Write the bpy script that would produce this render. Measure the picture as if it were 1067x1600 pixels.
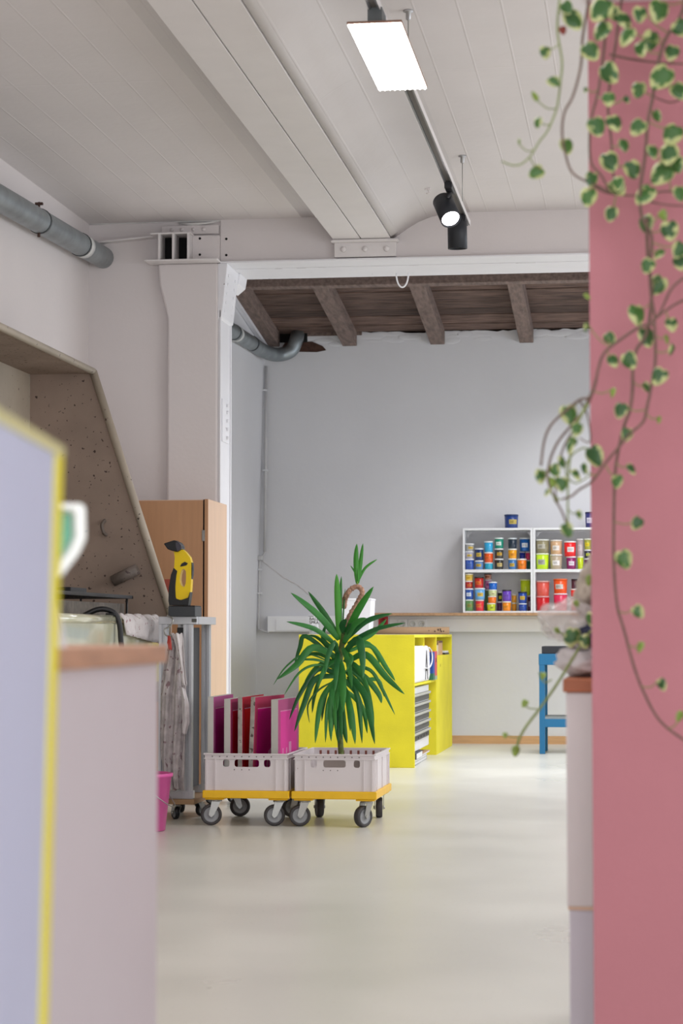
import bpy, bmesh, math, random
from mathutils import Vector, Matrix, Euler
random.seed(7)
S = bpy.context.scene
for o in list(bpy.data.objects): bpy.data.objects.remove(o)
COL = S.collection

# ---------------------------------------------------------------- camera
F = 3400.0; CH = 0.9
th = math.atan(190/F); psi = math.atan(466.5/F*math.cos(th))
cam = bpy.data.cameras.new('camera'); cam_o = bpy.data.objects.new('camera', cam); COL.objects.link(cam_o)
cam.sensor_fit = 'HORIZONTAL'; cam.sensor_width = 36; cam.lens = 36*F/1067
cam_o.location = (0, 0, CH); cam_o.rotation_euler = (math.pi/2+th, 0, psi)
cam.clip_start = .05; cam.clip_end = 100
cam.dof.use_dof = True; cam.dof.focus_distance = 11.5; cam.dof.aperture_fstop = 8.5
S.camera = cam_o
# ---------------------------------------------------------------- world, lights, exposure
S.view_settings.view_transform = 'Standard'; S.view_settings.look = 'None'
S.view_settings.gamma = 1; S.view_settings.use_curve_mapping = False
S.view_settings.exposure = 0.24
W = bpy.data.worlds.new('world'); S.world = W; W.use_nodes = True
W.node_tree.nodes['Background'].inputs[0].default_value = (.85, .9, 1, 1)
W.node_tree.nodes['Background'].inputs[1].default_value = .6
def area(name, loc, rot, sx, sy, power, col):
    l = bpy.data.lights.new(name, 'AREA'); l.shape = 'RECTANGLE'; l.size = sx; l.size_y = sy
    l.energy = power; l.color = col
    o = bpy.data.objects.new(name, l); COL.objects.link(o); o.location = loc; o.rotation_euler = rot
    return o
R = math.radians
area('rear_fill_light', (.3, -2.6, 1.9), (R(90), 0, 0), 4.5, 2.2, 172, (.91, .95, 1))  # unseen fill light added behind the camera, no window there
area('side_window_daylight', (2.9, 8.6, 1.7), (R(90), 0, R(90)), 4.5, 1.8, 58, (.88, .94, 1))
area('back_room_window_daylight', (2.9, 15.2, 1.7), (R(90), 0, R(90)), 4.0, 1.8, 62, (.80, .89, 1))
area('ceiling_panel_light_a', (-.88, 4.6, 3.0), (0, 0, 0), .3, 1.2, 22, (1, .97, .96))
area('ceiling_panel_light_b', (1.4, 9.5, 3.0), (0, 0, 0), .3, 1.2, 40, (1, .98, .97))
area('ceiling_panel_light_c', (-.88, 1.4, 3.0), (0, 0, 0), .3, 1.2, 9, (1, .97, .96))
for nm, loc, pw in (('back_room_panel_light_a', (-.6, 13.8, 3.2), 42), ('back_room_panel_light_b', (.5, 15.0, 3.15), 36), ('back_room_panel_light_c', (-.4, 16.6, 3.05), 16)):
    o = area(nm, loc, (0, 0, 0), .5, 1.2, pw, (.95, .97, 1)); o.data.spread = R(145)

# ---------------------------------------------------------------- helpers
_fw = Vector((-math.sin(psi)*math.cos(th), math.cos(psi)*math.cos(th), math.sin(th)))
_rt = Vector((math.cos(psi), math.sin(psi), 0)); _up = _rt.cross(_fw)
def at(px, py, X=None, Y=None, Z=None):
    d = _fw*F + _rt*(px-533.5) + _up*(800-py)
    t = X/d.x if X is not None else Y/d.y if Y is not None else (Z-CH)/d.z
    return Vector((d.x*t, d.y*t, CH+d.z*t))
def lin(h):
    h = h.lstrip('#'); c = [int(h[i:i+2], 16)/255 for i in (0, 2, 4)]
    return tuple(x/12.92 if x <= .04045 else ((x+.055)/1.055)**2.4 for x in c)
MC = {}
def M(name, col, rough=.5, metal=0, var=.05, vs=6, bump=0, bs=80, spec=.5, trans=0, alpha=1, emit=0, coat=0, sss=0,
      spots=None, spot_t=.68, spot_s=60, stretch=None):
    if name in MC: return MC[name]
    m = bpy.data.materials.new(name); m.use_nodes = True; n = m.node_tree.nodes; L = m.node_tree.links
    b = n['Principled BSDF']; c = lin(col) if isinstance(col, str) else col
    b.inputs['Roughness'].default_value = rough; b.inputs['Metallic'].default_value = metal
    b.inputs['Specular IOR Level'].default_value = spec; b.inputs['Transmission Weight'].default_value = trans
    b.inputs['Alpha'].default_value = alpha; b.inputs['Coat Weight'].default_value = coat
    if sss: b.inputs['Subsurface Weight'].default_value = sss; b.inputs['Subsurface Radius'].default_value = (.02, .02, .02)
    tc = n.new('ShaderNodeTexCoord'); mp = n.new('ShaderNodeMapping'); L.new(tc.outputs['Object'], mp.inputs[0])
    if stretch: mp.inputs['Scale'].default_value = stretch
    nz = n.new('ShaderNodeTexNoise'); nz.inputs['Scale'].default_value = vs; nz.inputs['Detail'].default_value = 4
    L.new(mp.outputs[0], nz.inputs['Vector'])
    r = n.new('ShaderNodeValToRGB'); r.color_ramp.elements[0].position = .3; r.color_ramp.elements[1].position = .7
    r.color_ramp.elements[0].color = (*[x*(1-var) for x in c], 1); r.color_ramp.elements[1].color = (*[min(1, x*(1+var)) for x in c], 1)
    L.new(nz.outputs[0], r.inputs[0]); out = r.outputs[0]
    if spots:
        s = n.new('ShaderNodeTexNoise'); s.inputs['Scale'].default_value = spot_s; s.inputs['Detail'].default_value = 2
        L.new(tc.outputs['Object'], s.inputs['Vector'])
        sr = n.new('ShaderNodeValToRGB'); sr.color_ramp.elements[0].position = spot_t; sr.color_ramp.elements[1].position = spot_t+.03
        L.new(s.outputs[0], sr.inputs[0]); mx = n.new('ShaderNodeMixRGB'); mx.inputs[2].default_value = (*lin(spots), 1)
        L.new(sr.outputs[0], mx.inputs[0]); L.new(out, mx.inputs[1]); out = mx.outputs[0]
    L.new(out, b.inputs['Base Color'])
    if bump:
        bn = n.new('ShaderNodeTexNoise'); bn.inputs['Scale'].default_value = bs; bn.inputs['Detail'].default_value = 5
        L.new(mp.outputs[0], bn.inputs['Vector']); bp = n.new('ShaderNodeBump'); bp.inputs['Strength'].default_value = bump
        bp.inputs['Distance'].default_value = .01; L.new(bn.outputs[0], bp.inputs['Height']); L.new(bp.outputs[0], b.inputs['Normal'])
    if emit:
        b.inputs['Emission Color'].default_value = (*c, 1); b.inputs['Emission Strength'].default_value = emit
    MC[name] = m; return m
def NB(): return bmesh.new()
def box(bm, x0, x1, y0, y1, z0, z1, rot=None, piv=None):
    vs = [bm.verts.new((x, y, z)) for x in (x0, x1) for y in (y0, y1) for z in (z0, z1)]
    for f in ((0, 1, 3, 2), (4, 6, 7, 5), (0, 4, 5, 1), (2, 3, 7, 6), (0, 2, 6, 4), (1, 5, 7, 3)):
        bm.faces.new([vs[i] for i in f])
    if rot is not None:
        p = Vector(piv) if piv is not None else Vector(((x0+x1)/2, (y0+y1)/2, (z0+z1)/2))
        Rm = rot.to_matrix() if isinstance(rot, Euler) else rot
        for v in vs: v.co = Rm @ (v.co-p) + p
    return vs
def frame_of(d):
    d = d.normalized(); a = Vector((0, 0, 1)) if abs(d.z) < .9 else Vector((1, 0, 0))
    u = d.cross(a).normalized(); return u, d.cross(u).normalized()
def tube(bm, pts, r, n=8, caps=True, smooth=True):
    pts = [Vector(p) for p in pts]; rs = r if isinstance(r, (list, tuple)) else [r]*len(pts)
    rings = []; u = None
    for i, p in enumerate(pts):
        d = (pts[min(i+1, len(pts)-1)]-pts[max(i-1, 0)])
        if d.length < 1e-9: d = Vector((0, 0, 1))
        d.normalize()
        if u is None: u, v = frame_of(d)
        else:
            u = (u-d*u.dot(d)).normalized(); v = d.cross(u).normalized()
        rings.append([bm.verts.new(p+(u*math.cos(2*math.pi*k/n)+v*math.sin(2*math.pi*k/n))*rs[i]) for k in range(n)])
    for a, b in zip(rings, rings[1:]):
        for k in range(n):
            f = bm.faces.new((a[k], a[(k+1) % n], b[(k+1) % n], b[k])); f.smooth = smooth
    if caps: bm.faces.new(rings[0]); bm.faces.new(rings[-1])
def cyl(bm, p0, p1, r0, r1=None, n=20): tube(bm, [p0, p1], [r0, r1 if r1 is not None else r0], n)
def lathe(bm, c, prof, n=24, axis=(0, 0, 1), closed=False):
    c = Vector(c); ax = Vector(axis).normalized(); u, v = frame_of(ax); rings = []
    for (r, h) in prof:
        rings.append([bm.verts.new(c+ax*h+(u*math.cos(2*math.pi*k/n)+v*math.sin(2*math.pi*k/n))*r) for k in range(n)])
    for a, b in zip(rings, rings[1:]):
        for k in range(n):
            f = bm.faces.new((a[k], a[(k+1) % n], b[(k+1) % n], b[k])); f.smooth = True
    if prof[0][0] > 1e-5 and not closed: bm.faces.new(rings[0])
    if prof[-1][0] > 1e-5 and not closed: bm.faces.new(rings[-1])
def prism(bm, pts, off):
    """closed polygon of 3-D points swept by the vector off"""
    a = [bm.verts.new(p) for p in pts]; b = [bm.verts.new(Vector(p)+Vector(off)) for p in pts]; n = len(a)
    bm.faces.new(a); bm.faces.new(b)
    for i in range(n): bm.faces.new((a[i], a[(i+1) % n], b[(i+1) % n], b[i]))
def smoothpath(pts, k=6):
    pts = [Vector(p) for p in pts]; out = []
    for i in range(len(pts)-1):
        p0, p1, p2, p3 = pts[max(i-1, 0)], pts[i], pts[i+1], pts[min(i+2, len(pts)-1)]
        for j in range(k):
            t = j/k
            out.append(.5*((2*p1)+(p2-p0)*t+(2*p0-5*p1+4*p2-p3)*t*t+(3*p1-p0-3*p2+p3)*t**3))
    out.append(pts[-1]); return out
def obj(name, bm, m, parent=None, bevel=0, label=None, seg=2):
    bmesh.ops.recalc_face_normals(bm, faces=bm.faces)
    me = bpy.data.meshes.new(name); bm.to_mesh(me); bm.free(); me.materials.append(m)
    o = bpy.data.objects.new(name, me); COL.objects.link(o)
    if parent:
        o.parent = parent
        q = parent; off = Vector()
        while q: off += q.location; q = q.parent
        o.location = -off
    if bevel:
        b = o.modifiers.new('bevel', 'BEVEL'); b.width = bevel; b.segments = seg; b.limit_method = 'ANGLE'
    if label: o['label'] = label
    return o
def thing(name, label, cat, loc=(0, 0, 0), group=None):
    o = bpy.data.objects.new(name, None); COL.objects.link(o); o.location = loc; o.empty_display_size = .05
    o['label'] = label; o['category'] = cat
    if group: o['group'] = group
    return o
def tag(o, label, cat, group=None):
    o['label'] = label; o['category'] = cat
    if group: o['group'] = group
    return o
def struct(name, bm, m, bevel=0, parent=None):
    o = obj(name, bm, m, parent, bevel)
    if not parent: o['kind'] = 'structure'
    return o
def bx(x0, x1, y0, y1, z0, z1, rot=None, piv=None):
    bm = NB(); box(bm, x0, x1, y0, y1, z0, z1, rot, piv); return bm
def text(name, s, size, loc, rot, m, parent, depth=.001):
    cu = bpy.data.curves.new(name, 'FONT'); cu.body = s; cu.size = size; cu.extrude = depth; cu.align_x = 'CENTER'; cu.align_y = 'CENTER'
    t = bpy.data.objects.new(name, cu); COL.objects.link(t)
    me = bpy.data.meshes.new_from_object(t); bpy.data.objects.remove(t)
    me.transform(Matrix.Translation(loc) @ Euler(rot).to_matrix().to_4x4())
    me.materials.clear(); me.materials.append(m)
    o = bpy.data.objects.new(name, me); COL.objects.link(o); o.parent = parent
    off = Vector(); q = parent
    while q: off += q.location; q = q.parent
    o.location = -off; return o

# ---------------------------------------------------------------- materials
m_wall = M('front_wall_paint', '#ded7d6', .75, var=.02, vs=1.5, bump=.12, bs=35)
m_bwall = M('back_wall_paint', '#dad9db', .75, var=.03, vs=1.2, bump=.25, bs=14)
m_plaster = M('rough_plaster', '#dedcda', .85, var=.06, vs=9, bump=.7, bs=25)
m_steelwhite = M('white_painted_steel', '#e9e8ec', .4, var=.02, bump=.08, bs=30, spots='#6b6560', spot_t=.76, spot_s=22)
m_beam = M('painted_steel_beam', '#e0dbda', .5, var=.02, bump=.06, bs=30)
m_dark = M('dark_void', '#0c0b0b', .9)
m_pink = M('pink_wall_paint', '#b87880', .8, var=.03, vs=3, bump=.1, bs=60)
m_galv = M('galvanised_metal', '#8f9699', .42, metal=.6, var=.18, vs=9)
m_galvw = M('white_sealing_tape', '#cfcfcd', .6)
m_black = M('black_plastic', '#16161a', .45)
m_spot = M('anthracite_lamp_metal', '#23262c', .5, metal=.1, var=.04)
m_alu = M('aluminium', '#b4b4b6', .35, metal=.75, var=.05)
m_steel = M('zinc_steel', '#a5a5a2', .35, metal=.8, var=.08)
m_white = M('white_laminate', '#e9e9ea', .35, var=.01)
m_plast = M('white_plastic', '#f0eff1', .35, var=.01)
m_yellow = M('yellow_fibreboard', '#e6d92c', .75, var=.07, vs=5, bump=.08, bs=90)
m_yedge = M('yellow_board_edge', '#fff01a', .6)
m_dollyy = M('yellow_dolly_plastic', '#f2be06', .4, var=.04, vs=20)
m_beech_shade = M('beech_shade_laminate', '#bd8e68', .5, var=.05, vs=5, stretch=(10, 10, .6))  # darker beech for the front, its shade put into the colour
m_beech_lit = M('beech_lit_laminate', '#e0bfa4', .5, var=.04, vs=5, stretch=(10, 10, .6))  # paler copy of the beech, light from the right painted in
m_counterw = M('oiled_counter_wood', '#c79878', .5, var=.15, vs=7, stretch=(5, 1, 5))
m_oldwood = M('weathered_rafter_timber', '#7c6a62', .9, var=.3, vs=9, bump=.5, bs=30, stretch=(4, .7, 4))
m_card = M('cardboard', '#b08e6b', .8, var=.05)
m_particle = M('raw_board_edge', '#b8906a', .7, var=.2, vs=60)
m_blue = M('blue_lacquered_steel', '#126a98', .4, var=.03)
m_booth = M('stained_booth_plastic', '#ab9f8f', .5, var=.1, vs=4, spots='#4a3c36', spot_t=.70, spot_s=42)
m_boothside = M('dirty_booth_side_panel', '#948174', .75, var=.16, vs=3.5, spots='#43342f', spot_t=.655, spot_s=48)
m_tub = M('glossy_cream_tub', '#cfcdb2', .12, var=.08, vs=5, coat=.5)
m_rag = M('stained_grey_rag', '#bdb4b4', .9, var=.2, vs=22, bump=.5, bs=90, spots='#8d7579', spot_t=.62, spot_s=30)
m_rag2 = M('pale_rag_cotton', '#d6cfcf', .9, var=.1, vs=14, bump=.4, bs=90, spots='#a8888c', spot_t=.66, spot_s=30)
m_tire = M('grey_rubber', '#3f3c3d', .6); m_hub = M('grey_wheel_hub', '#97999c', .45, var=.04)
m_bucket = M('pink_plastic', '#d4559c', .35, var=.03)
m_karch = M('yellow_tool_plastic', '#f4cf05', .35, var=.02)
m_reds = M('red_brown_slot', '#8d5148', .7)

def mat_crate():
    m = M('translucent_white_plastic', '#ddd5d6', .4, var=.02, spots='#8a5a52', spot_t=.79, spot_s=35)
    b = m.node_tree.nodes['Principled BSDF']
    b.inputs['Subsurface Weight'].default_value = .3; b.inputs['Subsurface Radius'].default_value = (.01, .01, .01)
    return m
m_crate = mat_crate()

def mat_floor():
    m = bpy.data.materials.new('cream_resin_floor'); m.use_nodes = True; n = m.node_tree.nodes; L = m.node_tree.links
    b = n['Principled BSDF']; tc = n.new('ShaderNodeTexCoord')
    a = n.new('ShaderNodeTexNoise'); a.inputs['Scale'].default_value = 1.3; a.inputs['Detail'].default_value = 5
    L.new(tc.outputs['Object'], a.inputs[0]); r = n.new('ShaderNodeValToRGB')
    r.color_ramp.elements[0].position = .35; r.color_ramp.elements[0].color = (*lin('#d2d0c6'), 1)
    r.color_ramp.elements[1].position = .65; r.color_ramp.elements[1].color = (*lin('#dcdad0'), 1)
    L.new(a.outputs[0], r.inputs[0])
    s = n.new('ShaderNodeTexNoise'); s.inputs['Scale'].default_value = 70; s.inputs['Detail'].default_value = 3
    L.new(tc.outputs['Object'], s.inputs[0]); sr = n.new('ShaderNodeValToRGB')
    sr.color_ramp.elements[0].position = .68; sr.color_ramp.elements[1].position = .74; L.new(s.outputs[0], sr.inputs[0])
    mx = n.new('ShaderNodeMixRGB'); mx.inputs[2].default_value = (*lin('#9b968c'), 1)
    ml = n.new('ShaderNodeMath'); ml.operation = 'MULTIPLY'; ml.inputs[1].default_value = .5; L.new(sr.outputs[0], ml.inputs[0])
    L.new(ml.outputs[0], mx.inputs[0]); L.new(r.outputs[0], mx.inputs[1]); L.new(mx.outputs[0], b.inputs['Base Color'])
    rr = n.new('ShaderNodeMapRange'); rr.inputs[3].default_value = .22; rr.inputs[4].default_value = .4
    L.new(a.outputs[0], rr.inputs[0]); L.new(rr.outputs[0], b.inputs['Roughness'])
    b.inputs['Specular IOR Level'].default_value = .6
    bp = n.new('ShaderNodeBump'); bp.inputs['Strength'].default_value = .05; bp.inputs['Distance'].default_value = .004
    s2 = n.new('ShaderNodeTexNoise'); s2.inputs['Scale'].default_value = 12; L.new(tc.outputs['Object'], s2.inputs[0])
    L.new(s2.outputs[0], bp.inputs['Height']); L.new(bp.outputs[0], b.inputs['Normal'])
    return m
def mat_ceiling():
    """white painted concrete with the marks of the formwork boards (relief only)"""
    m = M('painted_board_marked_concrete', '#ddd7d6', .8, var=.025, vs=2)
    n = m.node_tree.nodes; L = m.node_tree.links; b = n['Principled BSDF']
    tc = n.new('ShaderNodeTexCoord'); mp = n.new('ShaderNodeMapping'); L.new(tc.outputs['Object'], mp.inputs[0])
    mp.inputs['Rotation'].default_value = (0, 0, math.radians(90))
    br = n.new('ShaderNodeTexBrick'); br.inputs['Scale'].default_value = 1
    br.inputs['Brick Width'].default_value = 2.3; br.inputs['Row Height'].default_value = .17
    br.inputs['Mortar Size'].default_value = .005; br.inputs['Mortar Smooth'].default_value = .5; br.offset = .0
    L.new(mp.outputs[0], br.inputs[0])
    nz = n.new('ShaderNodeTexNoise'); nz.inputs['Scale'].default_value = 18; nz.inputs['Detail'].default_value = 6; L.new(tc.outputs['Object'], nz.inputs[0])
    ad = n.new('ShaderNodeMath'); ad.operation = 'MULTIPLY_ADD'; ad.inputs[1].default_value = .45
    L.new(nz.outputs[0], ad.inputs[0]); L.new(br.outputs['Fac'], ad.inputs[2])
    n2 = n.new('ShaderNodeTexNoise'); n2.inputs['Scale'].default_value = 1.8; L.new(tc.outputs['Object'], n2.inputs[0])
    bp = n.new('ShaderNodeBump'); bp.inputs['Distance'].default_value = .006
    ms = n.new('ShaderNodeMath'); ms.operation = 'MULTIPLY'; ms.inputs[1].default_value = .75; L.new(n2.outputs[0], ms.inputs[0]); L.new(ms.outputs[0], bp.inputs['Strength'])
    L.new(ad.outputs[0], bp.inputs['Height']); L.new(bp.outputs[0], b.inputs['Normal'])
    return m
def mat_plank():
    m = bpy.data.materials.new('weathered_roof_plank'); m.use_nodes = True; n = m.node_tree.nodes; L = m.node_tree.links
    b = n['Principled BSDF']; b.inputs['Roughness'].default_value = .9
    tc = n.new('ShaderNodeTexCoord'); oi = n.new('ShaderNodeObjectInfo'); mp = n.new('ShaderNodeMapping')
    mp.inputs['Scale'].default_value = (1.2, 14, 14); L.new(tc.outputs['Object'], mp.inputs[0])
    a = n.new('ShaderNodeTexNoise'); a.inputs['Scale'].default_value = 4; a.inputs['Detail'].default_value = 6; L.new(mp.outputs[0], a.inputs[0])
    r = n.new('ShaderNodeValToRGB'); r.color_ramp.elements[0].position = .3; r.color_ramp.elements[0].color = (*lin('#3f302a'), 1)
    r.color_ramp.elements[1].position = .75; r.color_ramp.elements[1].color = (*lin('#8a7064'), 1); L.new(a.outputs[0], r.inputs[0])
    hs = n.new('ShaderNodeHueSaturation'); mr = n.new('ShaderNodeMapRange'); mr.inputs[3].default_value = .6; mr.inputs[4].default_value = 1.3
    L.new(oi.outputs['Random'], mr.inputs[0]); L.new(mr.outputs[0], hs.inputs['Value']); L.new(r.outputs[0], hs.inputs['Color'])
    L.new(hs.outputs[0], b.inputs['Base Color'])
    bp = n.new('ShaderNodeBump'); bp.inputs['Strength'].default_value = .5; bp.inputs['Distance'].default_value = .01
    L.new(a.outputs[0], bp.inputs['Height']); L.new(bp.outputs[0], b.inputs['Normal'])
    return m
m_floor = mat_floor(); m_ceil = mat_ceiling(); m_plank = mat_plank()

# ================================================================ SETTING
XL = -3.2; XR = 3.0; YW = 12.4; YW2 = 12.94; YB = 17.9; ZC = 3.32
XBL = -3.098
struct('floor', bx(-3.5, 3.2, -3.2, 18.1, -.1, 0), m_floor)
# left wall of the front room, rear and right walls (off frame)
struct('wall_left', bx(XL-.2, XL, -3.0, YW+.1, 0, 3.6), m_wall)
struct('wall_rear', bx(XL-.2, XR+.2, -3.2, -3.0, 0, 3.6), m_wall)
struct('wall_right', bx(XR, XR+.2, -3.0, YB+.2, 0, 4.3), m_wall)
# dividing wall: piece left of the pillar and the header above the opening
bm = NB(); box(bm, XL, -2.41, YW, 12.70, 0, 3.5); box(bm, -2.409, XR, 12.385, YW2, 3.062, 3.5)
struct('wall_front_room_far', bm, m_wall)
# front ceiling: flat field, then curved haunches down to the twin steel beam
prof = [(XL-.1, 3.31), (-1.93, 3.315), (-1.88, 3.315), (-1.835, 3.31), (-1.80, 3.29), (-1.765, 3.245), (-1.745, 3.185), (-1.745, 3.5),
        (-1.40, 3.5), (-1.40, 3.175), (-1.36, 3.20), (-1.31, 3.235), (-1.25, 3.27), (-1.17, 3.30), (-1.08, 3.315), (-.95, 3.32), (XR+.1, 3.32),
        (XR+.1, 3.6), (XL-.1, 3.6)]
bm = NB()
pa = [bm.verts.new((x, -3.1, z)) for x, z in prof]; pb = [bm.verts.new((x, YW, z)) for x, z in prof]
for i in range(len(prof)):
    j = (i+1) % len(prof); f = bm.faces.new((pa[i], pa[j], pb[j], pb[i])); f.smooth = 1 <= i <= 5 or 9 <= i <= 14
bm.faces.new(pa); bm.faces.new(pb)
struct('ceiling', bm, m_ceil)
# rough plaster seam where ceiling meets the far wall
bm = NB()
for (x0, x1) in ((XL, -2.0), (-1.15, XR)):
    pts = []; x = x0
    while x < x1:
        pts.append((x, YW-.004, 3.316+random.uniform(-.006, .004))); x += .07
    tube(bm, pts, [random.uniform(.004, .011) for _ in pts], 6)
tube(bm, [(-2.66, YW-.01, 3.30), (-2.58, YW-.02, 3.292), (-2.50, YW-.01, 3.297), (-2.44, YW-.01, 3.305)], [.005, .009, .008, .004], 8)
struct('trim_1', bm, m_plaster)

# back room walls
def roofz(y): return 3.415+(YB-y)*.1265       # underside of the planks
bm = NB()   # back wall with a ragged plaster top edge, notched for the duct
tops = []
x = -3.4
while x <= 3.2:
    z = roofz(YB)-.012+random.uniform(-.012, .008)
    if -2.95 < x < -2.78: z = 3.33
    tops.append((x, z)); x += .045
poly = [Vector((px_, YB, z)) for px_, z in tops]+[Vector((3.2, YB, 0)), Vector((-3.4, YB, 0))]
prism(bm, poly, (0, .2, 0))
struct('wall_back', bm, m_bwall)
bm = NB()   # lumpy plaster band below the planks
for i in range(150):
    x = random.uniform(-2.72, 2.9); z = roofz(YB)-.02-abs(random.gauss(0, .03)); s = random.uniform(.015, .045)
    bmesh.ops.create_icosphere(bm, subdivisions=2, radius=s, matrix=Matrix.Translation((x, YB+.002, z)) @ Matrix.Diagonal((random.uniform(1.5, 4), .10, .7, 1)))
for f in bm.faces: f.smooth = True
struct('trim_2', bm, m_bwall)
bm = NB(); zA, zB = roofz(YW2)-.1, roofz(YB)-.1
vv = [bm.verts.new(p) for p in ((-3.185, 12.7, 0), (-3.185, YB, 0), (-3.10, YB, zB), (-3.10, 12.7, zA), (-3.42, 12.7, 0), (-3.42, YB, 0), (-3.42, YB, zB), (-3.42, 12.7, zA))]
for f in ((0, 1, 2, 3), (4, 7, 6, 5), (0, 4, 5, 1), (3, 2, 6, 7), (0, 3, 7, 4), (1, 5, 6, 2)): bm.faces.new([vv[i] for i in f])
struct('wall_back_room_left', bm, m_bwall)
# slanted white moulding under the wall rafter
bm = NB()
d0 = Vector((XBL+.002, YW2+.02, roofz(YW2)-.15)); d1 = Vector((XBL+.002, YB, roofz(YB)-.15))
prism(bm, [d0, d0+Vector((.035, 0, 0)), d0+Vector((.035, 0, .05)), d0+Vector((0, 0, .05))], d1-d0)
struct('trim_3', bm, m_steelwhite)
bm = bx(XBL, -1.0, YB-.012, YB, 0, .065); box(bm, -.997, 2.98, YB-.012, YB, 0, .065)
struct('baseboard_back', bm, M('oak_skirting', '#cfa274', .5, var=.08, vs=6, stretch=(1, 8, 8)))
# ---- timber roof of the back room
roof = thing('ceiling', '', ''); del roof['label']; del roof['category']; roof['kind'] = 'structure'; roof.name = 'ceiling_back'
y = YB+.15; n = Vector((0, .125, 1)).normalized(); k = 0
while y > YW2-.0:
    w = random.uniform(.13, .19); y0 = max(y-w, YW2); g = .004
    bm = NB(); dz = random.uniform(-.006, .006)
    a = [(-3.35, y0+g, roofz(y0+g)+dz), (3.0, y0+g, roofz(y0+g)+dz), (3.0, y-g, roofz(y-g)+dz), (-3.35, y-g, roofz(y-g)+dz)]
    prism(bm, a, (0, 0, .03)); obj('plank', bm, m_plank, roof); y -= w; k += 1
bm = NB(); prism(bm, [(-3.35, YW2, roofz(YW2)+.045), (3, YW2, roofz(YW2)+.045), (3, YB+.2, roofz(YB+.2)+.045), (-3.35, YB+.2, roofz(YB+.2)+.045)], (0, 0, .03))
obj('roof_skin', bm, m_dark, roof)
m_wedgew = m_oldwood
def rafter(xc, w, h, ye=YB-.02, tilt=0):
    bm = NB(); y1 = YW2
    a = [(xc-w/2, ye, roofz(ye)-h), (xc+w/2, ye, roofz(ye)-h), (xc+w/2, ye, roofz(ye)+.0), (xc-w/2, ye, roofz(ye)+.0)]
    prism(bm, a, (0, 16.18-ye, roofz(16.18)-roofz(ye))); return obj('rafter', bm, m_oldwood, roof, bevel=.006)
rafter(-2.38, .12, .125); rafter(-1.645, .12, .125); rafter(-.91, .115, .125); rafter(-.17, .12, .125); rafter(.57, .12, .125); rafter(1.31, .12, .125)
rafter(-3.04, .14, .12)
obj('purlin', bx(-3.12, 2.98, 16.04, 16.17, 3.505, 3.635), m_oldwood, roof, bevel=.006)
obj('purlin', bx(-3.12, 2.98, 14.2, 14.34, 3.60, 3.75), m_oldwood, roof, bevel=.006)
obj('wall_plate', bx(-3.1, -2.28, YB-.005, YB+.05, 3.385, 3.42), m_oldwood, roof)
# ragged hole in the plaster with the timber showing
hole = NB()
hp = [(-2.93, 3.335), (-2.70, 3.34), (-2.61, 3.30), (-2.58, 3.265), (-2.66, 3.25), (-2.80, 3.255), (-2.97, 3.27)]
prism(hole, [Vector((x, YB-.004, z)) for x, z in hp], (0, .003, 0))
obj('exposed_timber', hole, M('exposed_lath', '#4a3228', .95, var=.3, vs=30), bpy.data.objects['wall_back'])
obj('duct_opening', bx(-2.99, -2.74, YB-.006, YB-.001, 3.335, 3.41), m_dark, bpy.data.objects['wall_back'])
# diagonal plastered chase and old crack lines on the back wall
bm = NB(); q = smoothpath([at(405, 872, Y=YB-.001), at(440, 900, Y=YB-.001), at(470, 918, Y=YB-.001), at(500, 945, Y=YB-.001)], 8)
tube(bm, [p+Vector((0, 0, random.uniform(-.005, .005))) for p in q], [random.uniform(.002, .004) for _ in q], 6)
struct('trim_4', bm, M('chase_filler', '#cfc8c6', .9, var=.08, vs=30))

# ---- steel and pillar
bm = NB()   # plastered box pillar, flaring at its head
yf, yb_ = 12.35, 12.78
pil = [(-2.715, 0), (-2.417, 0), (-2.417, 3.055), (-2.775, 3.055), (-2.765, 2.93), (-2.735, 2.82), (-2.715, 2.73)]
prism(bm, [Vector((x, yf, z)) for x, z in pil], (0, yb_-yf, 0))
pillar = thing('pillar', 'plastered white pillar with flared head left of the wide opening', 'pillar', (-2.56, 12.5, 0))
obj('shaft', bm, m_wall, pillar, bevel=.012)
bm = bx(-2.417, -2.409, 12.36, 12.70, 0, 3.04); box(bm, -2.409, -2.400, 12.355, 12.372, 0, 2.78); box(bm, -2.409, -2.400, 12.685, 12.70, 0, 2.78)
obj('steel_channel', bm, m_steelwhite, pillar, bevel=.002)
bm = bx(-2.409, -2.402, 12.43, 12.62, 2.02, 2.27); obj('joint_plate', bm, m_steelwhite, pillar, bevel=.002)
for z in (2.05, 2.1, 2.15, 2.2, 2.24):
    bm = NB(); cyl(bm, (-2.402, 12.55, z), (-2.390, 12.55, z), .010, n=8); obj('rivet', bm, m_steelwhite, pillar)
bm = NB()   # haunch bracket flaring towards the lintel
prism(bm, [Vector(p) for p in ((-2.42, 12.355, 3.052), (-2.362, 12.355, 3.052), (-2.365, 12.355, 3.02), (-2.378, 12.355, 2.90), (-2.395, 12.355, 2.74), (-2.42, 12.355, 2.72))], (0, .36, 0))
obj('haunch_bracket', bm, m_steelwhite, pillar, bevel=.004)
bm = NB(); prism(bm, [Vector(p) for p in ((-2.41, 12.715, 3.052), (-2.352, 12.715, 3.052), (-2.362, 12.715, 2.99), (-2.41, 12.715, 2.95))], (0, .225, 0)); obj('rear_gusset', bm, m_steelwhite, pillar, bevel=.003)
for i in range(5):
    for y in (12.42, 12.62):
        z = 2.78+i*.052; x = -2.3915+i*.0062; bm = NB(); cyl(bm, (x-.004, y, z), (x+.005, y, z), .009, n=8); obj('rivet', bm, m_steelwhite, pillar)
lint = thing('steel_lintel', 'long white steel lintel with flaking paint across the top of the opening', 'beam', (0, 12.6, 3.05))
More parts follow.
